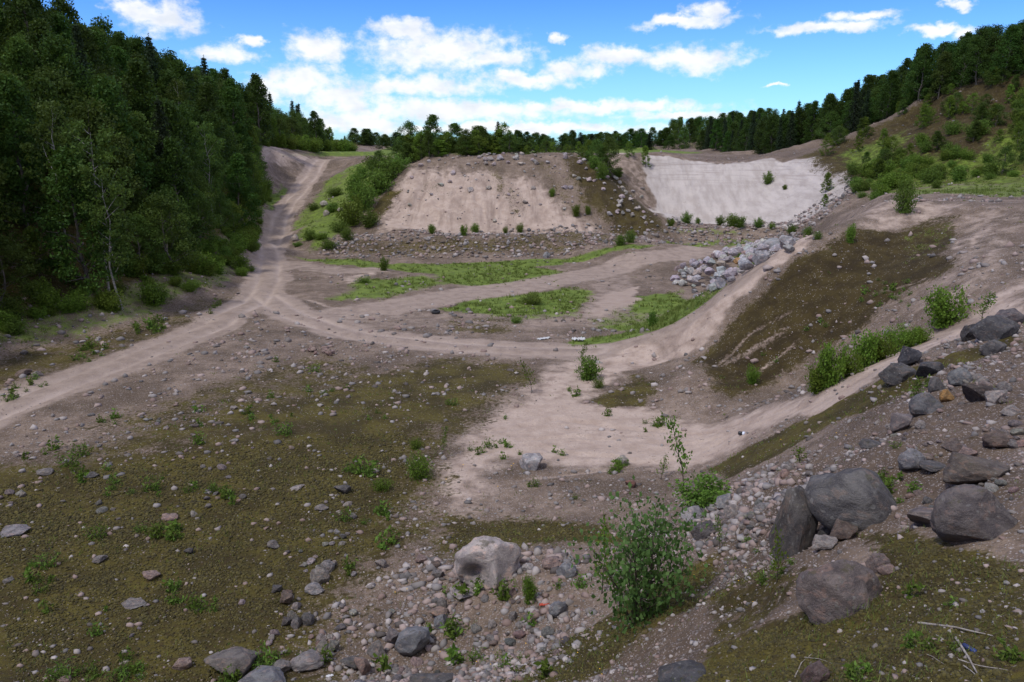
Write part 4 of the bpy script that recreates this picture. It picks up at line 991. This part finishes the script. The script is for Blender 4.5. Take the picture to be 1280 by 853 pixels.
for px, py, w, h, c, lb in ((428,611,22,14,SLATE,'bluish grey stone on the moss right of the small weeds'),(19,661,36,13,(.27,.25,.25),'long flat grey stone at the left edge of the moss'),(213,644,22,10,PINK,'pinkish flat stone in the middle of the left moss'),(371,608,20,7,PALE,'flat white stone in the upper middle moss'),(402,633,18,9,GREY,'flat grey stone below the white one in the moss'),(57,588,22,9,GREY,'grey stone high on the left moss'),
    (114,591,18,8,SLATE,'small bluish stone right of the grey stone high on the left moss'),(125,699,18,10,GREY,'jagged grey stone low on the left moss'),(166,753,32,9,GREY,'long thin slab low on the left moss'),(188,718,22,12,PINK,'angular pinkish stone on the left moss'),(342,679,16,11,GREY,'grey wedge stone in the middle of the moss'),(476,704,15,13,PALE,'pale upright stone left of the broken boulder on the moss'),
    (228,830,24,16,PINK,'pink stone near the bottom edge left of the wide boulder'),(81,848,18,10,PINK,'pinkish stone cut by the bottom edge at the left'),(346,736,14,11,SLATE,'dark stone left of the three rounded stones'),(236,688,12,9,SLATE,'small dark stone in the centre of the left moss'),(468,588,12,8,PALE,'pale stone near the feathery bush'),(428,670,10,8,SLATE,'small dark stone right of the grey wedge stone'),
    (29,466,20,9,BROWN,'brown stone on the olive strip left of the road'),(47,468,14,8,GREY,'grey stone beside the brown one left of the road'),(31,441,10,6,GREY,'lone grey stone at the wood edge by the road'),(683,320,9,9,(.30,.30,.30),'single round boulder on the pit floor before the berm'),(292,511,10,5,PALE,'pale flat stone in the gravel beyond the moss')):
    boulder_at(px, py, w, h, c, px, lb, 'rock', 'stone')
for i in range(14):
    px, py = 386+random.random()*30, 434+random.random()*10
    boulder_at(px, py, 5+6*random.random(), 4+4*random.random(), jit(PINK), i, 'angular pink piece in the little heap of broken rock beside the track', 'rock', 'stone', 'heap of broken pink rock', sink=.1)
for px, py, w, h in ((405,255,10,8),(369,297,10,9),(408,266,9,8),(425,262,8,6),(386,170,6,5)):
    boulder_at(px, py, w, h, jit(PALE), px, 'pale boulder on the weedy bank between the road and the mound', 'boulder', 'boulder', 'pale boulders beside the road')

# the heap of boulders
def heap():
    rng = np.random.default_rng(4)
    poly = wpoly((838,352),(852,334),(880,326),(905,316),(940,306),(985,305),(990,318),(965,336),(935,352),(905,366),(868,364))
    lo, hi = poly.min(0), poly.max(0); placed = []
    boulder_at(964,313,40,24,(.28,.28,.285),0,'huge grey boulder topping the far end of the boulder heap',depth=.8,sink=.1)
    boulder_at(951,325,22,18,(.35,.34,.34),4,'large split boulder leaning on the huge one of the heap')
    for it in range(4000):
        x, y = lo+(hi-lo)*rng.random(2); d = float(sdist(np.array([x]), np.array([y]), poly)[0])
        if d < -.2: continue
        s = .42+.62*rng.random()**1.6
        if any((x-a)**2+(y-b)**2 < (.40*(s+c))**2 for a, b, c in placed): continue
        placed.append((x, y, s))
        if len(placed) > 260: break
    for i, (x, y, s) in enumerate(placed):
        d = float(sdist(np.array([x]), np.array([y]), poly)[0]); z = hf(x, y)+min(1.0, max(0, d)*.38)*(.75+.4*rng.random())
        c = jit((.46,.44,.435) if rng.random() < .72 else ((.32,.31,.305) if rng.random() < .6 else (.34,.28,.25)), .2)
        o = put_rock(ROCKS[i % 12], (x, y, z), (s*1.15, s, s*.85), rng.random()*6, c, 'heap_boulder', .6, .25)
        tag(o, 'pale grey boulder in the heap at the back foot of the sandy ridge', 'boulder', 'heap of grey boulders')
    p = hit(921, 338); o = put_rock(ROCKS[3], (p.x, p.y, p.z+.75), (.75, .7, .65), 0, (.44,.27,.13), 'heap_boulder', .2, .2)
    tag(o, 'the one orange boulder in the heap of grey boulders', 'boulder')
heap()

# boulders strewn over the mound and its spur
def mound_boulders():
    rng = np.random.default_rng(8); pix = []
    for i in range(46): pix.append((515+215*rng.random(), 193+rng.random()**2*14, 3.5+4.5*rng.random()))
    for i in range(26): pix.append((600+130*rng.random(), 205+60*rng.random(), 2.5+5*rng.random()**2))
    for i in range(64):
        u = rng.random(); pix.append((738+75*u+rng.normal()*12, 205+82*u+rng.normal()*10, 3+4.5*rng.random()))
    for i in range(7): pix.append((500+80*rng.random(), 215+45*rng.random(), 2.5+4*rng.random()))
    pix += [(588,242,9), (611,236,7), (551,231,7), (618,275,6), (566,218,7)]
    for i, (px, py, w) in enumerate(pix):
        p = hit(px, py)
        if p.y > 127 or p.y < 98: continue
        s = pix_size(p, w); c = jit((.40,.36,.33) if rng.random() < .8 else GREY, .2)
        o = put_rock(ROCKS[i % 12], p, (s*1.2, s, s*.8), rng.random()*6, c, 'boulder', .5, .3)
        tag(o, 'grey boulder strewn over the bare mound or its mossy spur', 'boulder', 'boulders strewn over the mound')
mound_boulders()

# countable stones of the foreground, then everything smaller as gravel
def scatter_stones():
    rng = np.random.default_rng(12)
    zones = [((430,740),(720,700),(760,760),(640,870),(420,870),(380,800)), ((0,600),(500,560),(540,640),(420,840),(0,853)), ((900,610),(1000,590),(1000,640),(940,690),(880,660)), ((1100,540),(1290,430),(1290,620),(1130,640)), ((0,520),(300,470),(560,500),(500,560),(0,600))]
    names = ['stone in the pebble bed around the broken boulder', 'stone lying on the mossy floor of the left foreground', 'stone in the pale stone bed beside the wedge of rock', 'stone on the bare near bank at the right', 'stone in the gravel between the moss and the road']
    for (zi, n, lo, hi) in ((0, 74, 6, 15), (1, 62, 5, 12), (2, 30, 7, 15), (3, 56, 6, 17), (4, 26, 4, 8)):
        poly = np.array(zones[zi], float); a, b = poly.min(0), poly.max(0); k = 0
        while k < n:
            px, py = a+(b-a)*rng.random(2)
            if k and rng.random() < .6: px, py = lastp[0]+rng.normal()*22, lastp[1]+rng.normal()*8
            if float(sdist(np.array([px]), np.array([py]), poly)[0]) < 0 or py > 862 or px > 1286: continue
            lastp = (px, py); p = hit(px, py); s = pix_size(p, lo+(hi-lo)*rng.random()**2.2); q = rng.random()
            ci = 0 if q < .42 else (1 if q < .68 else (2 if q < .88 else 3))
            c = jit((GREY, PALE, PINK, SLATE)[ci], .2)
            o = put_rock(SMALL[k % 8], p, (s*1.2, s, s*.75), rng.random()*6, c, 'rock', .4, .28); k += 1
            tag(o, ('small grey ', 'small pale ', 'small pinkish ', 'small dark ')[ci]+names[zi], 'stone', ('grey ', 'pale ', 'pinkish ', 'dark ')[ci]+'stones: '+names[zi][9:])
scatter_stones()

def gravel_material():
    m, t, b = new_mat('gravel')
    tone = t.attr('tone'); t2 = t.attr('tint')
    c = t.mix(tone, (.10,.085,.076), (.50,.445,.415)); c = t.mix(t.math('MULTIPLY', t.ramp(t2, .6, .75), .6), c, (.33,.22,.185)); c = t.mix(t.math('MULTIPLY', t.ramp(t2, .3, .2), .4), c, (.16,.16,.165))
    geo = t.node('ShaderNodeNewGeometry'); n = t.noise(geo.outputs['Position'], 40, 3, .7); c = t.mix(t.math('MULTIPLY', n, .35), c, (.1,.09,.085))
    t.put(b.inputs['Base Color'], c); b.inputs['Roughness'].default_value = .9; b.inputs['Specular IOR Level'].default_value = .15; return m
M_GRAVEL = gravel_material()
def polar(rng, n, r0, r1, a0=-36, a1=36):
    a = np.radians(a0+(a1-a0)*rng.random(n)); r = r0*(r1/r0)**rng.random(n)
    return r*np.sin(a), r*np.cos(a)
def scatter_mesh(name, X, Y, Z, S, base, rng, mat, squash=.65, sink=.15):
    V0, F0 = base; n = len(X); nv = len(V0)
    a = rng.random(n)*6.283; ca, sa_ = np.cos(a)[:, None], np.sin(a)[:, None]
    sc = S[:, None, None]*np.stack([.7+.6*rng.random(n), .7+.6*rng.random(n), squash*(.7+.6*rng.random(n))], 1)[:, None, :]
    W = V0[None]*sc*(1+.28*rng.normal(size=(n, nv, 1)))
    x = W[..., 0]*ca-W[..., 1]*sa_; y = W[..., 0]*sa_+W[..., 1]*ca
    V = np.stack([x+X[:, None], y+Y[:, None], W[..., 2]+(Z+S*squash*(1-2*sink)*.5)[:, None]], 2).reshape(-1, 3)
    F = (F0[None]+(np.arange(n)*nv)[:, None, None]).reshape(-1, 3)
    me = mesh_np(name, V, F, mat, False)
    vattr(me, 'tone', np.repeat(np.clip(.42+.30*rng.normal(size=n), 0, 1), nv)); vattr(me, 'tint', np.repeat(rng.random(n), nv))
    return me
PEB = wpoly((430,760),(560,690),(700,690),(740,720),(720,790),(620,870),(400,870))
PEB2 = wpoly((890,640),(940,600),(1010,580),(1010,640),(950,680),(900,690))
BERM = wpoly((405,320),(425,296),(620,292),(815,288),(825,304),(690,320),(560,320))
BERM2 = wpoly((835,300),(845,276),(940,282),(1010,262),(1055,235),(1065,245),(1010,290),(960,302))
def build_gravel():
    rng = np.random.default_rng(77)
    X, Y = polar(rng, 210000, 6.5, 62); M = masks(X, Y)
    p = .10+.25*(1-M['sand'])*(1-M['road'])
    p = p*np.where((H0(X, Y) > 7.4) & (Y > 38), .12, 1)*np.where(np.hypot(X, Y) > 26, .7, 1)
    p = p*(1-.72*M['moss'])*(1-.9*M['grass'])
    p = np.where(M['sand'] > .4, p*.25, p)*(1-.5*M['road'])
    p = np.maximum(p, .20*M['rough']*(1-.9*M['moss']))
    p *= .35+1.3*sstep(-.15, .35, fbm(X/2.6, Y/2.6, 71, 4, .6))
    for pl, k in ((PEB, .62), (PEB2, .6)): p = np.maximum(p, k*sstep(-1.6, 1, sdist(X, Y, pl))*(.25+1.1*sstep(-.3, .4, fbm(X/1.6, Y/1.6, 75, 4, .6))))
    keep = rng.random(len(X)) < p; X, Y = X[keep], Y[keep]
    r = np.hypot(X, Y); S = r*(.0006+.0042*rng.random(len(X))**7)*np.where((sdist(X, Y, PEB) > -.5) | (sdist(X, Y, PEB2) > -.5), 1.7, 1.0)
    o = link('gravel', scatter_mesh('gravel', X, Y, HF(X, Y), S, ICO[1], rng, M_GRAVEL, .7, .3)); tag(o, 'loose pebbles and gravel scattered over the pit floor and near bank', 'gravel', kind='stuff')
    # coarse rubble on the berms and the far banks
    Xs, Ys, Ss = [], [], []
    for poly, n, s0, s1 in ((BERM, 2600, .05, .30), (BERM2, 1700, .05, .30), (MOUND, 500, .04, .2)):
        lo, hi = poly.min(0)-1, poly.max(0)+1; q = lo+(hi-lo)*rng.random((n*3, 2)); d = sdist(q[:, 0], q[:, 1], poly); q = q[(d > -.8)][:n]
        Xs.append(q[:, 0]); Ys.append(q[:, 1]); Ss.append(s0+(s1-s0)*rng.random(len(q))**3)
    X, Y = polar(rng, 16000, 55, 150); M = masks(X, Y)
    k = rng.random(len(X)) < (.5*(1-M['road'])*(1-M['white'])*(1-.7*M['sand'])*(1-.6*M['grass'])*sstep(-.3, .5, fbm(X/6, Y/6, 91)))
    X, Y = X[k], Y[k]; Xs.append(X); Ys.append(Y); Ss.append(.05+.16*rng.random(len(X))**3)
    X, Y, S = np.concatenate(Xs), np.concatenate(Ys), np.concatenate(Ss)
    o = link('rubble', scatter_mesh('rubble', X, Y, HF(X, Y), S, ICO[1], rng, M_GRAVEL, .75)); tag(o, 'stony rubble on the berms and far banks', 'rubble', kind='stuff')
build_gravel()

# ------------------------------------------------------------------ grass, weeds, flowers
def build_grass():
    rng = np.random.default_rng(55)
    X, Y = polar(rng, 110000, 7, 135); M = masks(X, Y); r = np.hypot(X, Y); z0 = H0(X, Y)
    p = M['grass']**1.5*.95 + .11*M['moss']*(r < 40) + .01*(1-M['road'])*(1-M['sand'])*(1-M['white'])
    p *= .25+1.5*sstep(-.3, .4, fbm(X/2.2, Y/2.2, 72, 4, .6))
    inwood = X < np.interp(Y, *TOE)-1
    k = (rng.random(len(X)) < p) & ~inwood; X, Y, r = X[k], Y[k], r[k]
    g = M['grass'][k]; n = len(X); Z = HF(X, Y); nb = 7
    H = (.07+.20*rng.random(n))*(.45+.75*g)
    bx = np.repeat(X, nb)+rng.normal(size=n*nb)*.09; by = np.repeat(Y, nb)+rng.normal(size=n*nb)*.09; bz = np.repeat(Z, nb)-.02
    h = np.repeat(H, nb)*(.6+.8*rng.random(n*nb)); a = rng.random(n*nb)*6.283; wd = np.repeat(np.clip(r*.00055, .006, .04), nb)
    le = rng.normal(size=(n*nb, 2))*.45*h[:, None]
    V = np.stack([np.stack([bx-np.cos(a)*wd, by-np.sin(a)*wd, bz], 1), np.stack([bx+np.cos(a)*wd, by+np.sin(a)*wd, bz], 1), np.stack([bx+le[:, 0], by+le[:, 1], bz+h], 1)], 1).reshape(-1, 3)
    me = mesh_np('grass', V, np.arange(3*n*nb).reshape(-1, 3), ML_GRASS); vattr(me, 'tone', np.repeat(np.clip(np.repeat(.45+.2*rng.normal(size=n), nb)+.1*rng.normal(size=n*nb), 0, 1), 3))
    tag(link('grass', me), 'green grass on the pit floor, banks and bench', 'grass', kind='stuff')
build_grass()
def build_moss():
    """cushions of moss on the near bank"""
    rng = np.random.default_rng(56)
    X, Y = polar(rng, 150000, 6.2, 17, -12, 36); X2, Y2 = polar(rng, 130000, 15, 33, -36, 8); X = np.concatenate([X, X2]); Y = np.concatenate([Y, Y2]); M = masks(X, Y)
    k = rng.random(len(X)) < sstep(.5, .95, M['moss'])*(.25+.9*sstep(-.2, .4, fbm(X/.7, Y/.7, 73))); X, Y = X[k], Y[k]
    S = (.009+.022*rng.random(len(X))**2)*np.clip(np.hypot(X, Y)/13, 1, 2.2)
    me = scatter_mesh('moss', X, Y, HF(X, Y), S, ICO[1], rng, None, .8, .35)
    m, t, b = new_mat('moss_cushion'); geo = t.node('ShaderNodeNewGeometry')
    c = t.mix(t.attr('tone'), (.038,.030,.009), (.105,.087,.02)); t.put(b.inputs['Base Color'], c); b.inputs['Roughness'].default_value = 1.0
    me.materials.clear(); me.materials.append(m)
    tag(link('moss', me), 'cushions of olive brown moss on the near bank and the left floor', 'moss', kind='stuff')
build_moss()
WEED = [plant_proto('weed', shrub(s, .32, w, n, pr, lf, .1, asp), ML_WEED, MB_STEM, ('foliage', 'stem')) for s, w, n, pr, lf, asp in ((40,.30,6,14,.075,.35), (41,.24,4,14,.08,.45), (42,.40,8,14,.07,.25), (43,.2,3,16,.075,.5))]
def weeds():
    rng = np.random.default_rng(66); zones = [
     (((0,560),(300,530),(520,520),(540,640),(420,830),(0,853)), 78, (9, 26), 'small green weed growing from the moss of the left foreground', 'weeds in the left foreground moss'),
     (((60,540),(360,430),(640,455),(540,540),(300,540)), 34, (6, 13), 'little green weed in the gravel left of the pale sand', 'weeds in the gravel left of the sand'),
     (((560,500),(700,465),(760,500),(900,560),(760,640),(560,620)), 36, (7, 20), 'thin weed sprouting from the pale sand', 'weeds in the pale sand'),
     (((440,740),(720,690),(880,720),(760,853),(440,853)), 34, (12, 34), 'green weed among the foreground pebbles and moss', 'weeds among the foreground pebbles'),
     (((900,600),(1100,500),(1280,420),(1280,600),(1000,720),(900,760)), 30, (8, 24), 'small weed on the stony near bank', 'weeds on the near bank'),
     (((1000,780),(1270,690),(1270,850),(1000,850)), 12, (14, 30), 'small weed in the moss at the bottom right', 'weeds in the bottom right moss'),
     (((20,835),(380,822),(400,858),(20,858)), 26, (12, 30), 'green weed along the bottom edge at the left', 'weeds along the bottom edge'),
     (((0,470),(180,405),(300,360),(310,372),(180,430),(0,505)), 40, (6, 16), 'green weed on the olive strip between the road and the left wood', 'weeds on the strip left of the road'),
     (((760,470),(1000,330),(1170,300),(1190,360),(960,470)), 26, (5, 12), 'tiny weed on the face of the sandy ridge', 'weeds on the sandy ridge')]
    for poly, n, (lo, hi), lb, grp in zones:
        poly = np.array(poly, float); a, b = poly.min(0), poly.max(0); k = 0
        while k < n:
            px, py = a+(b-a)*rng.random(2)
            if k and rng.random() < .62: px, py = lastp[0]+rng.normal()*16, lastp[1]+rng.normal()*6
            if float(sdist(np.array([px]), np.array([py]), poly)[0]) < 0: continue
            lastp = (px, py); p = hit(px, py); put_plant(WEED[rng.integers(4)], p-Vector((0, 0, .01)), pix_size(p, lo+(hi-lo)*rng.random()**1.8), label=lb, cat='weed', group=grp); k += 1
weeds()
def flower_proto():
    rng = np.random.default_rng(5)
    m, t, b = new_mat('petal_yellow'); b.inputs['Base Color'].default_value = (.75,.42,.02,1); b.inputs['Roughness'].default_value = .6
    st = []; PV = []; PF = []; o = 0
    for k in range(1):
        x, y, h = rng.normal()*.06, rng.normal()*.06, .07+.07*rng.random()
        st.append(tube([(x*.3, y*.3, -.02), (x*.7, y*.7, h*.6), (x, y, h)], [.004, .003, .002], 4))
        c = np.array((x, y, h)); n = 10
        PV.append(c+np.array((0, 0, .006)))
        for i in range(n*2):
            a = math.pi*i/n; r = .017 if i % 2 == 0 else .009; PV.append(c+np.array((math.cos(a)*r, math.sin(a)*r, .004*(i % 2))))
        PF += [(o, o+1+i, o+1+(i+1) % (2*n)) for i in range(2*n)]; o += 2*n+1
    return mesh_np('flower_stem', *merge(st), MB_STEM), mesh_np('petals', np.array(PV), np.array(PF), m)
FS, FP = flower_proto()
for i, (px, py) in enumerate(((498,742),(507,738),(552,606),(575,590),(641,592),(628,615),(680,798),(702,800),(716,820),(745,842),(753,852),(905,793),(927,735),(940,752),(978,706),(972,706),(932,715),(1063,548),(1050,548),(976,553),(547,815),(570,845),(610,838),(660,812),(690,835),(870,720),(640,585),(590,830))):
    p = hit(px, py); e = bpy.data.objects.new('wildflower', None); COL.objects.link(e); e.location = p; e.rotation_euler.z = i; s = min(2.4, max(.7, pix_size(p, 9)/.14)); e.scale = (s, s, s)
    link('petals', FP, e); link('stem', FS, e)
    tag(e, 'small yellow wildflower among the stones and moss', 'flower', 'yellow wildflowers')

# ------------------------------------------------------------------ things left in the pit
def plain(name, col, rough=.6, spec=.4):
    m, t, b = new_mat(name); b.inputs['Roughness'].default_value = rough; b.inputs['Specular IOR Level'].default_value = spec
    tc = t.node('ShaderNodeTexCoord'); n = t.noise(tc.outputs['Object'], 14, 4, .6)
    t.put(b.inputs['Base Color'], t.mix(t.ramp(n, .4, .7, 0, .4), col, tuple(v*.6 for v in col))); return m
def lathe(prof, seg=40, mod=None):
    V = []; F = []; n = len(prof)
    for k in range(seg):
        a = 2*math.pi*k/seg
        for i, (r, z) in enumerate(prof):
            rr = r*(mod(k, i) if mod else 1); V.append((rr*math.cos(a), rr*math.sin(a), z))
    for k in range(seg):
        for i in range(n-1):
            F.append((k*n+i, ((k+1) % seg)*n+i, ((k+1) % seg)*n+i+1, k*n+i+1))
    return np.array(V), np.array(F)
def tyre():
    p = hit(545, 392); e = bpy.data.objects.new('tyre', None); COL.objects.link(e); e.location = (p.x, p.y, p.z+.005); e.rotation_euler = (.03, -.05, 0)
    prof = [(.19,.03),(.20,.0),(.27,-.0),(.31,.03),(.33,.07),(.335,.11),(.33,.15),(.31,.19),(.27,.22),(.20,.22),(.19,.19),(.235,.17),(.28,.15),(.29,.11),(.28,.07),(.235,.05),(.19,.03)]
    v, f = lathe(prof, 72, lambda k, i: 1.0-.022*(k % 3 == 0)*(4 <= i <= 6))
    link('sidewall', mesh_np('tyre', v, f, plain('rubber', (.02,.02,.021), .75), True), e)
    tag(e, 'discarded black tyre lying flat on the bare pit floor', 'tyre')
tyre()
def sheet(seed, w, d, h, mat, name, loc, label, cat, rz=0):
    rng = np.random.default_rng(seed); n = 14; V = []
    for j in range(n):
        for i in range(n):
            x, y = (i/(n-1)-.5)*w, (j/(n-1)-.5)*d
            V.append((x*(1+.15*math.sin(j)), y*(1+.15*math.cos(i*1.3)), .02+h*(.5+.5*mnoise.noise(Vector((x*6/w+seed, y*5/d, 0)))+.3*mnoise.noise(Vector((x*13/w, y*12/d, seed)))))) 
    I = np.arange(n*n).reshape(n, n); F = np.stack([I[:-1, :-1].ravel(), I[:-1, 1:].ravel(), I[1:, 1:].ravel(), I[1:, :-1].ravel()], 1)
    V = np.array(V); B = V.copy(); B[:, 2] -= .012; F2 = F[:, ::-1]+n*n
    rim = list(I[0, :])+list(I[1:, -1])+list(I[-1, -2::-1])+list(I[-2:0:-1, 0]); R = np.array([(rim[k], rim[(k+1) % len(rim)], rim[(k+1) % len(rim)]+n*n, rim[k]+n*n) for k in range(len(rim))])
    o = link(name, mesh_np(name, np.vstack([V, B]), np.vstack([F, F2, R[:, ::-1]]), mat), None, loc, rz); tag(o, label, cat); return o
MW = plain('white_litter', (.55,.55,.56), .6)
p = hit(723, 426); sheet(3, .8, .4, .28, MW, 'crumpled_sheet', p, 'crumpled white sheet of rubbish in the grass at the foot of the ridge', 'rubbish', .1)
p = hit(680, 424); sheet(4, .9, .35, .1, plain('grey_litter', (.5,.5,.5)), 'torn_sheet', p, 'thin pale torn scrap lying left of the crumpled white sheet', 'rubbish', .6)
p = hit(412, 844); sheet(5, .16, .07, .03, MW, 'paper_scrap', p, 'tiny white scrap of paper by the stones at the bottom edge', 'rubbish', .3)
def tube_thing(name, p, L, r, rot, mats, label, cat, cuts=(.3,)):
    e = bpy.data.objects.new(name, None); COL.objects.link(e); e.location = p; e.rotation_euler = rot
    a = cuts[0]*L
    v, f = lathe([(.001, -L/2), (r*.9, -L/2), (r, -L/2+.01), (r, L/2-a), (r*.999, L/2-a)], 20); link('body', mesh_np('tube_body', v, f, mats[0], True), e)
    v, f = lathe([(r*1.04, L/2-a), (r*1.04, L/2-.012), (r*.9, L/2), (.001, L/2)], 20); link('cap', mesh_np('tube_cap', v, f, mats[1], True), e)
    tag(e, label, cat)
p = hit(1213, 808); tube_thing('plastic_tube', p+Vector((0, 0, .02)), pix_size(p, 20), pix_size(p, 3.2), (1.45, 0, .25), (plain('dark_blue', (.02,.03,.10), .35), plain('blue_cap', (.03,.05,.18), .35)), 'small dark blue plastic tube lying between the dead sticks', 'litter')
p = hit(927, 544); tube_thing('drink_can', p+Vector((0, 0, .06)), pix_size(p, 8), pix_size(p, 2.4), (1.5, .1, 1.0), (plain('black_can', (.015,.016,.02), .35), plain('pale_can', (.6,.65,.75), .35)), 'small black and white can left on the pale sand track', 'litter', (.35,))
p = hit(681, 756); sheet(6, pix_size(p, 13), pix_size(p, 4), .04, plain('red_litter', (.42,.06,.03)), 'red_strip', p, 'small red strip of rubbish among the pebbles below the broken boulder', 'rubbish', .05)
MST = bark_material('dead_wood', (.36,.32,.27), (.22,.185,.15), 9, (1, 1, 3))
def stick(pts, r, label):
    q = [hit(*a) for a in pts]; base = q[0].copy(); path = []
    for i, w in enumerate(q): path.append(w-base+Vector((0, 0, r*.8+(.02 if 0 < i < len(q)-1 else 0))))
    fine = []
    for i in range(len(path)-1):
        for k in range(4): fine.append(path[i].lerp(path[i+1], k/4)+Vector((random.uniform(-1, 1), random.uniform(-1, 1), 0))*r*.35)
    fine.append(path[-1]); n = len(fine)
    v, f = tube(fine, [r*(1-.6*i/(n-1)) for i in range(n)], 7)
    tag(link('dead_stick', mesh_np('dead_stick', v, f, MST, True), None, base), label, 'stick')
stick([(1148,779),(1195,784),(1242,792)], .016, 'long pale dead stick lying on the moss at the bottom right, uppermost')
stick([(1152,785),(1175,796),(1194,806)], .008, 'thin dead stick just under the long pale one')
stick([(1195,797),(1212,826),(1230,856)], .015, 'pale dead stick pointing down to the bottom edge')
stick([(1188,820),(1222,830),(1260,838)], .010, 'dead stick crossing the one that points to the bottom edge')
stick([(1205,830),(1216,842),(1224,851)], .007, 'short thin twig beside the stick that points to the bottom edge')
stick([(1150,812),(1165,820),(1180,830)], .006, 'thin twig lying alone left of the crossing sticks')
stick([(994,842),(1002,826),(1016,812)], .009, 'bent pale twig left of the reddish granite stone')
stick([(1006,818),(1024,823),(1044,826)], .006, 'thin twig behind the reddish granite stone')
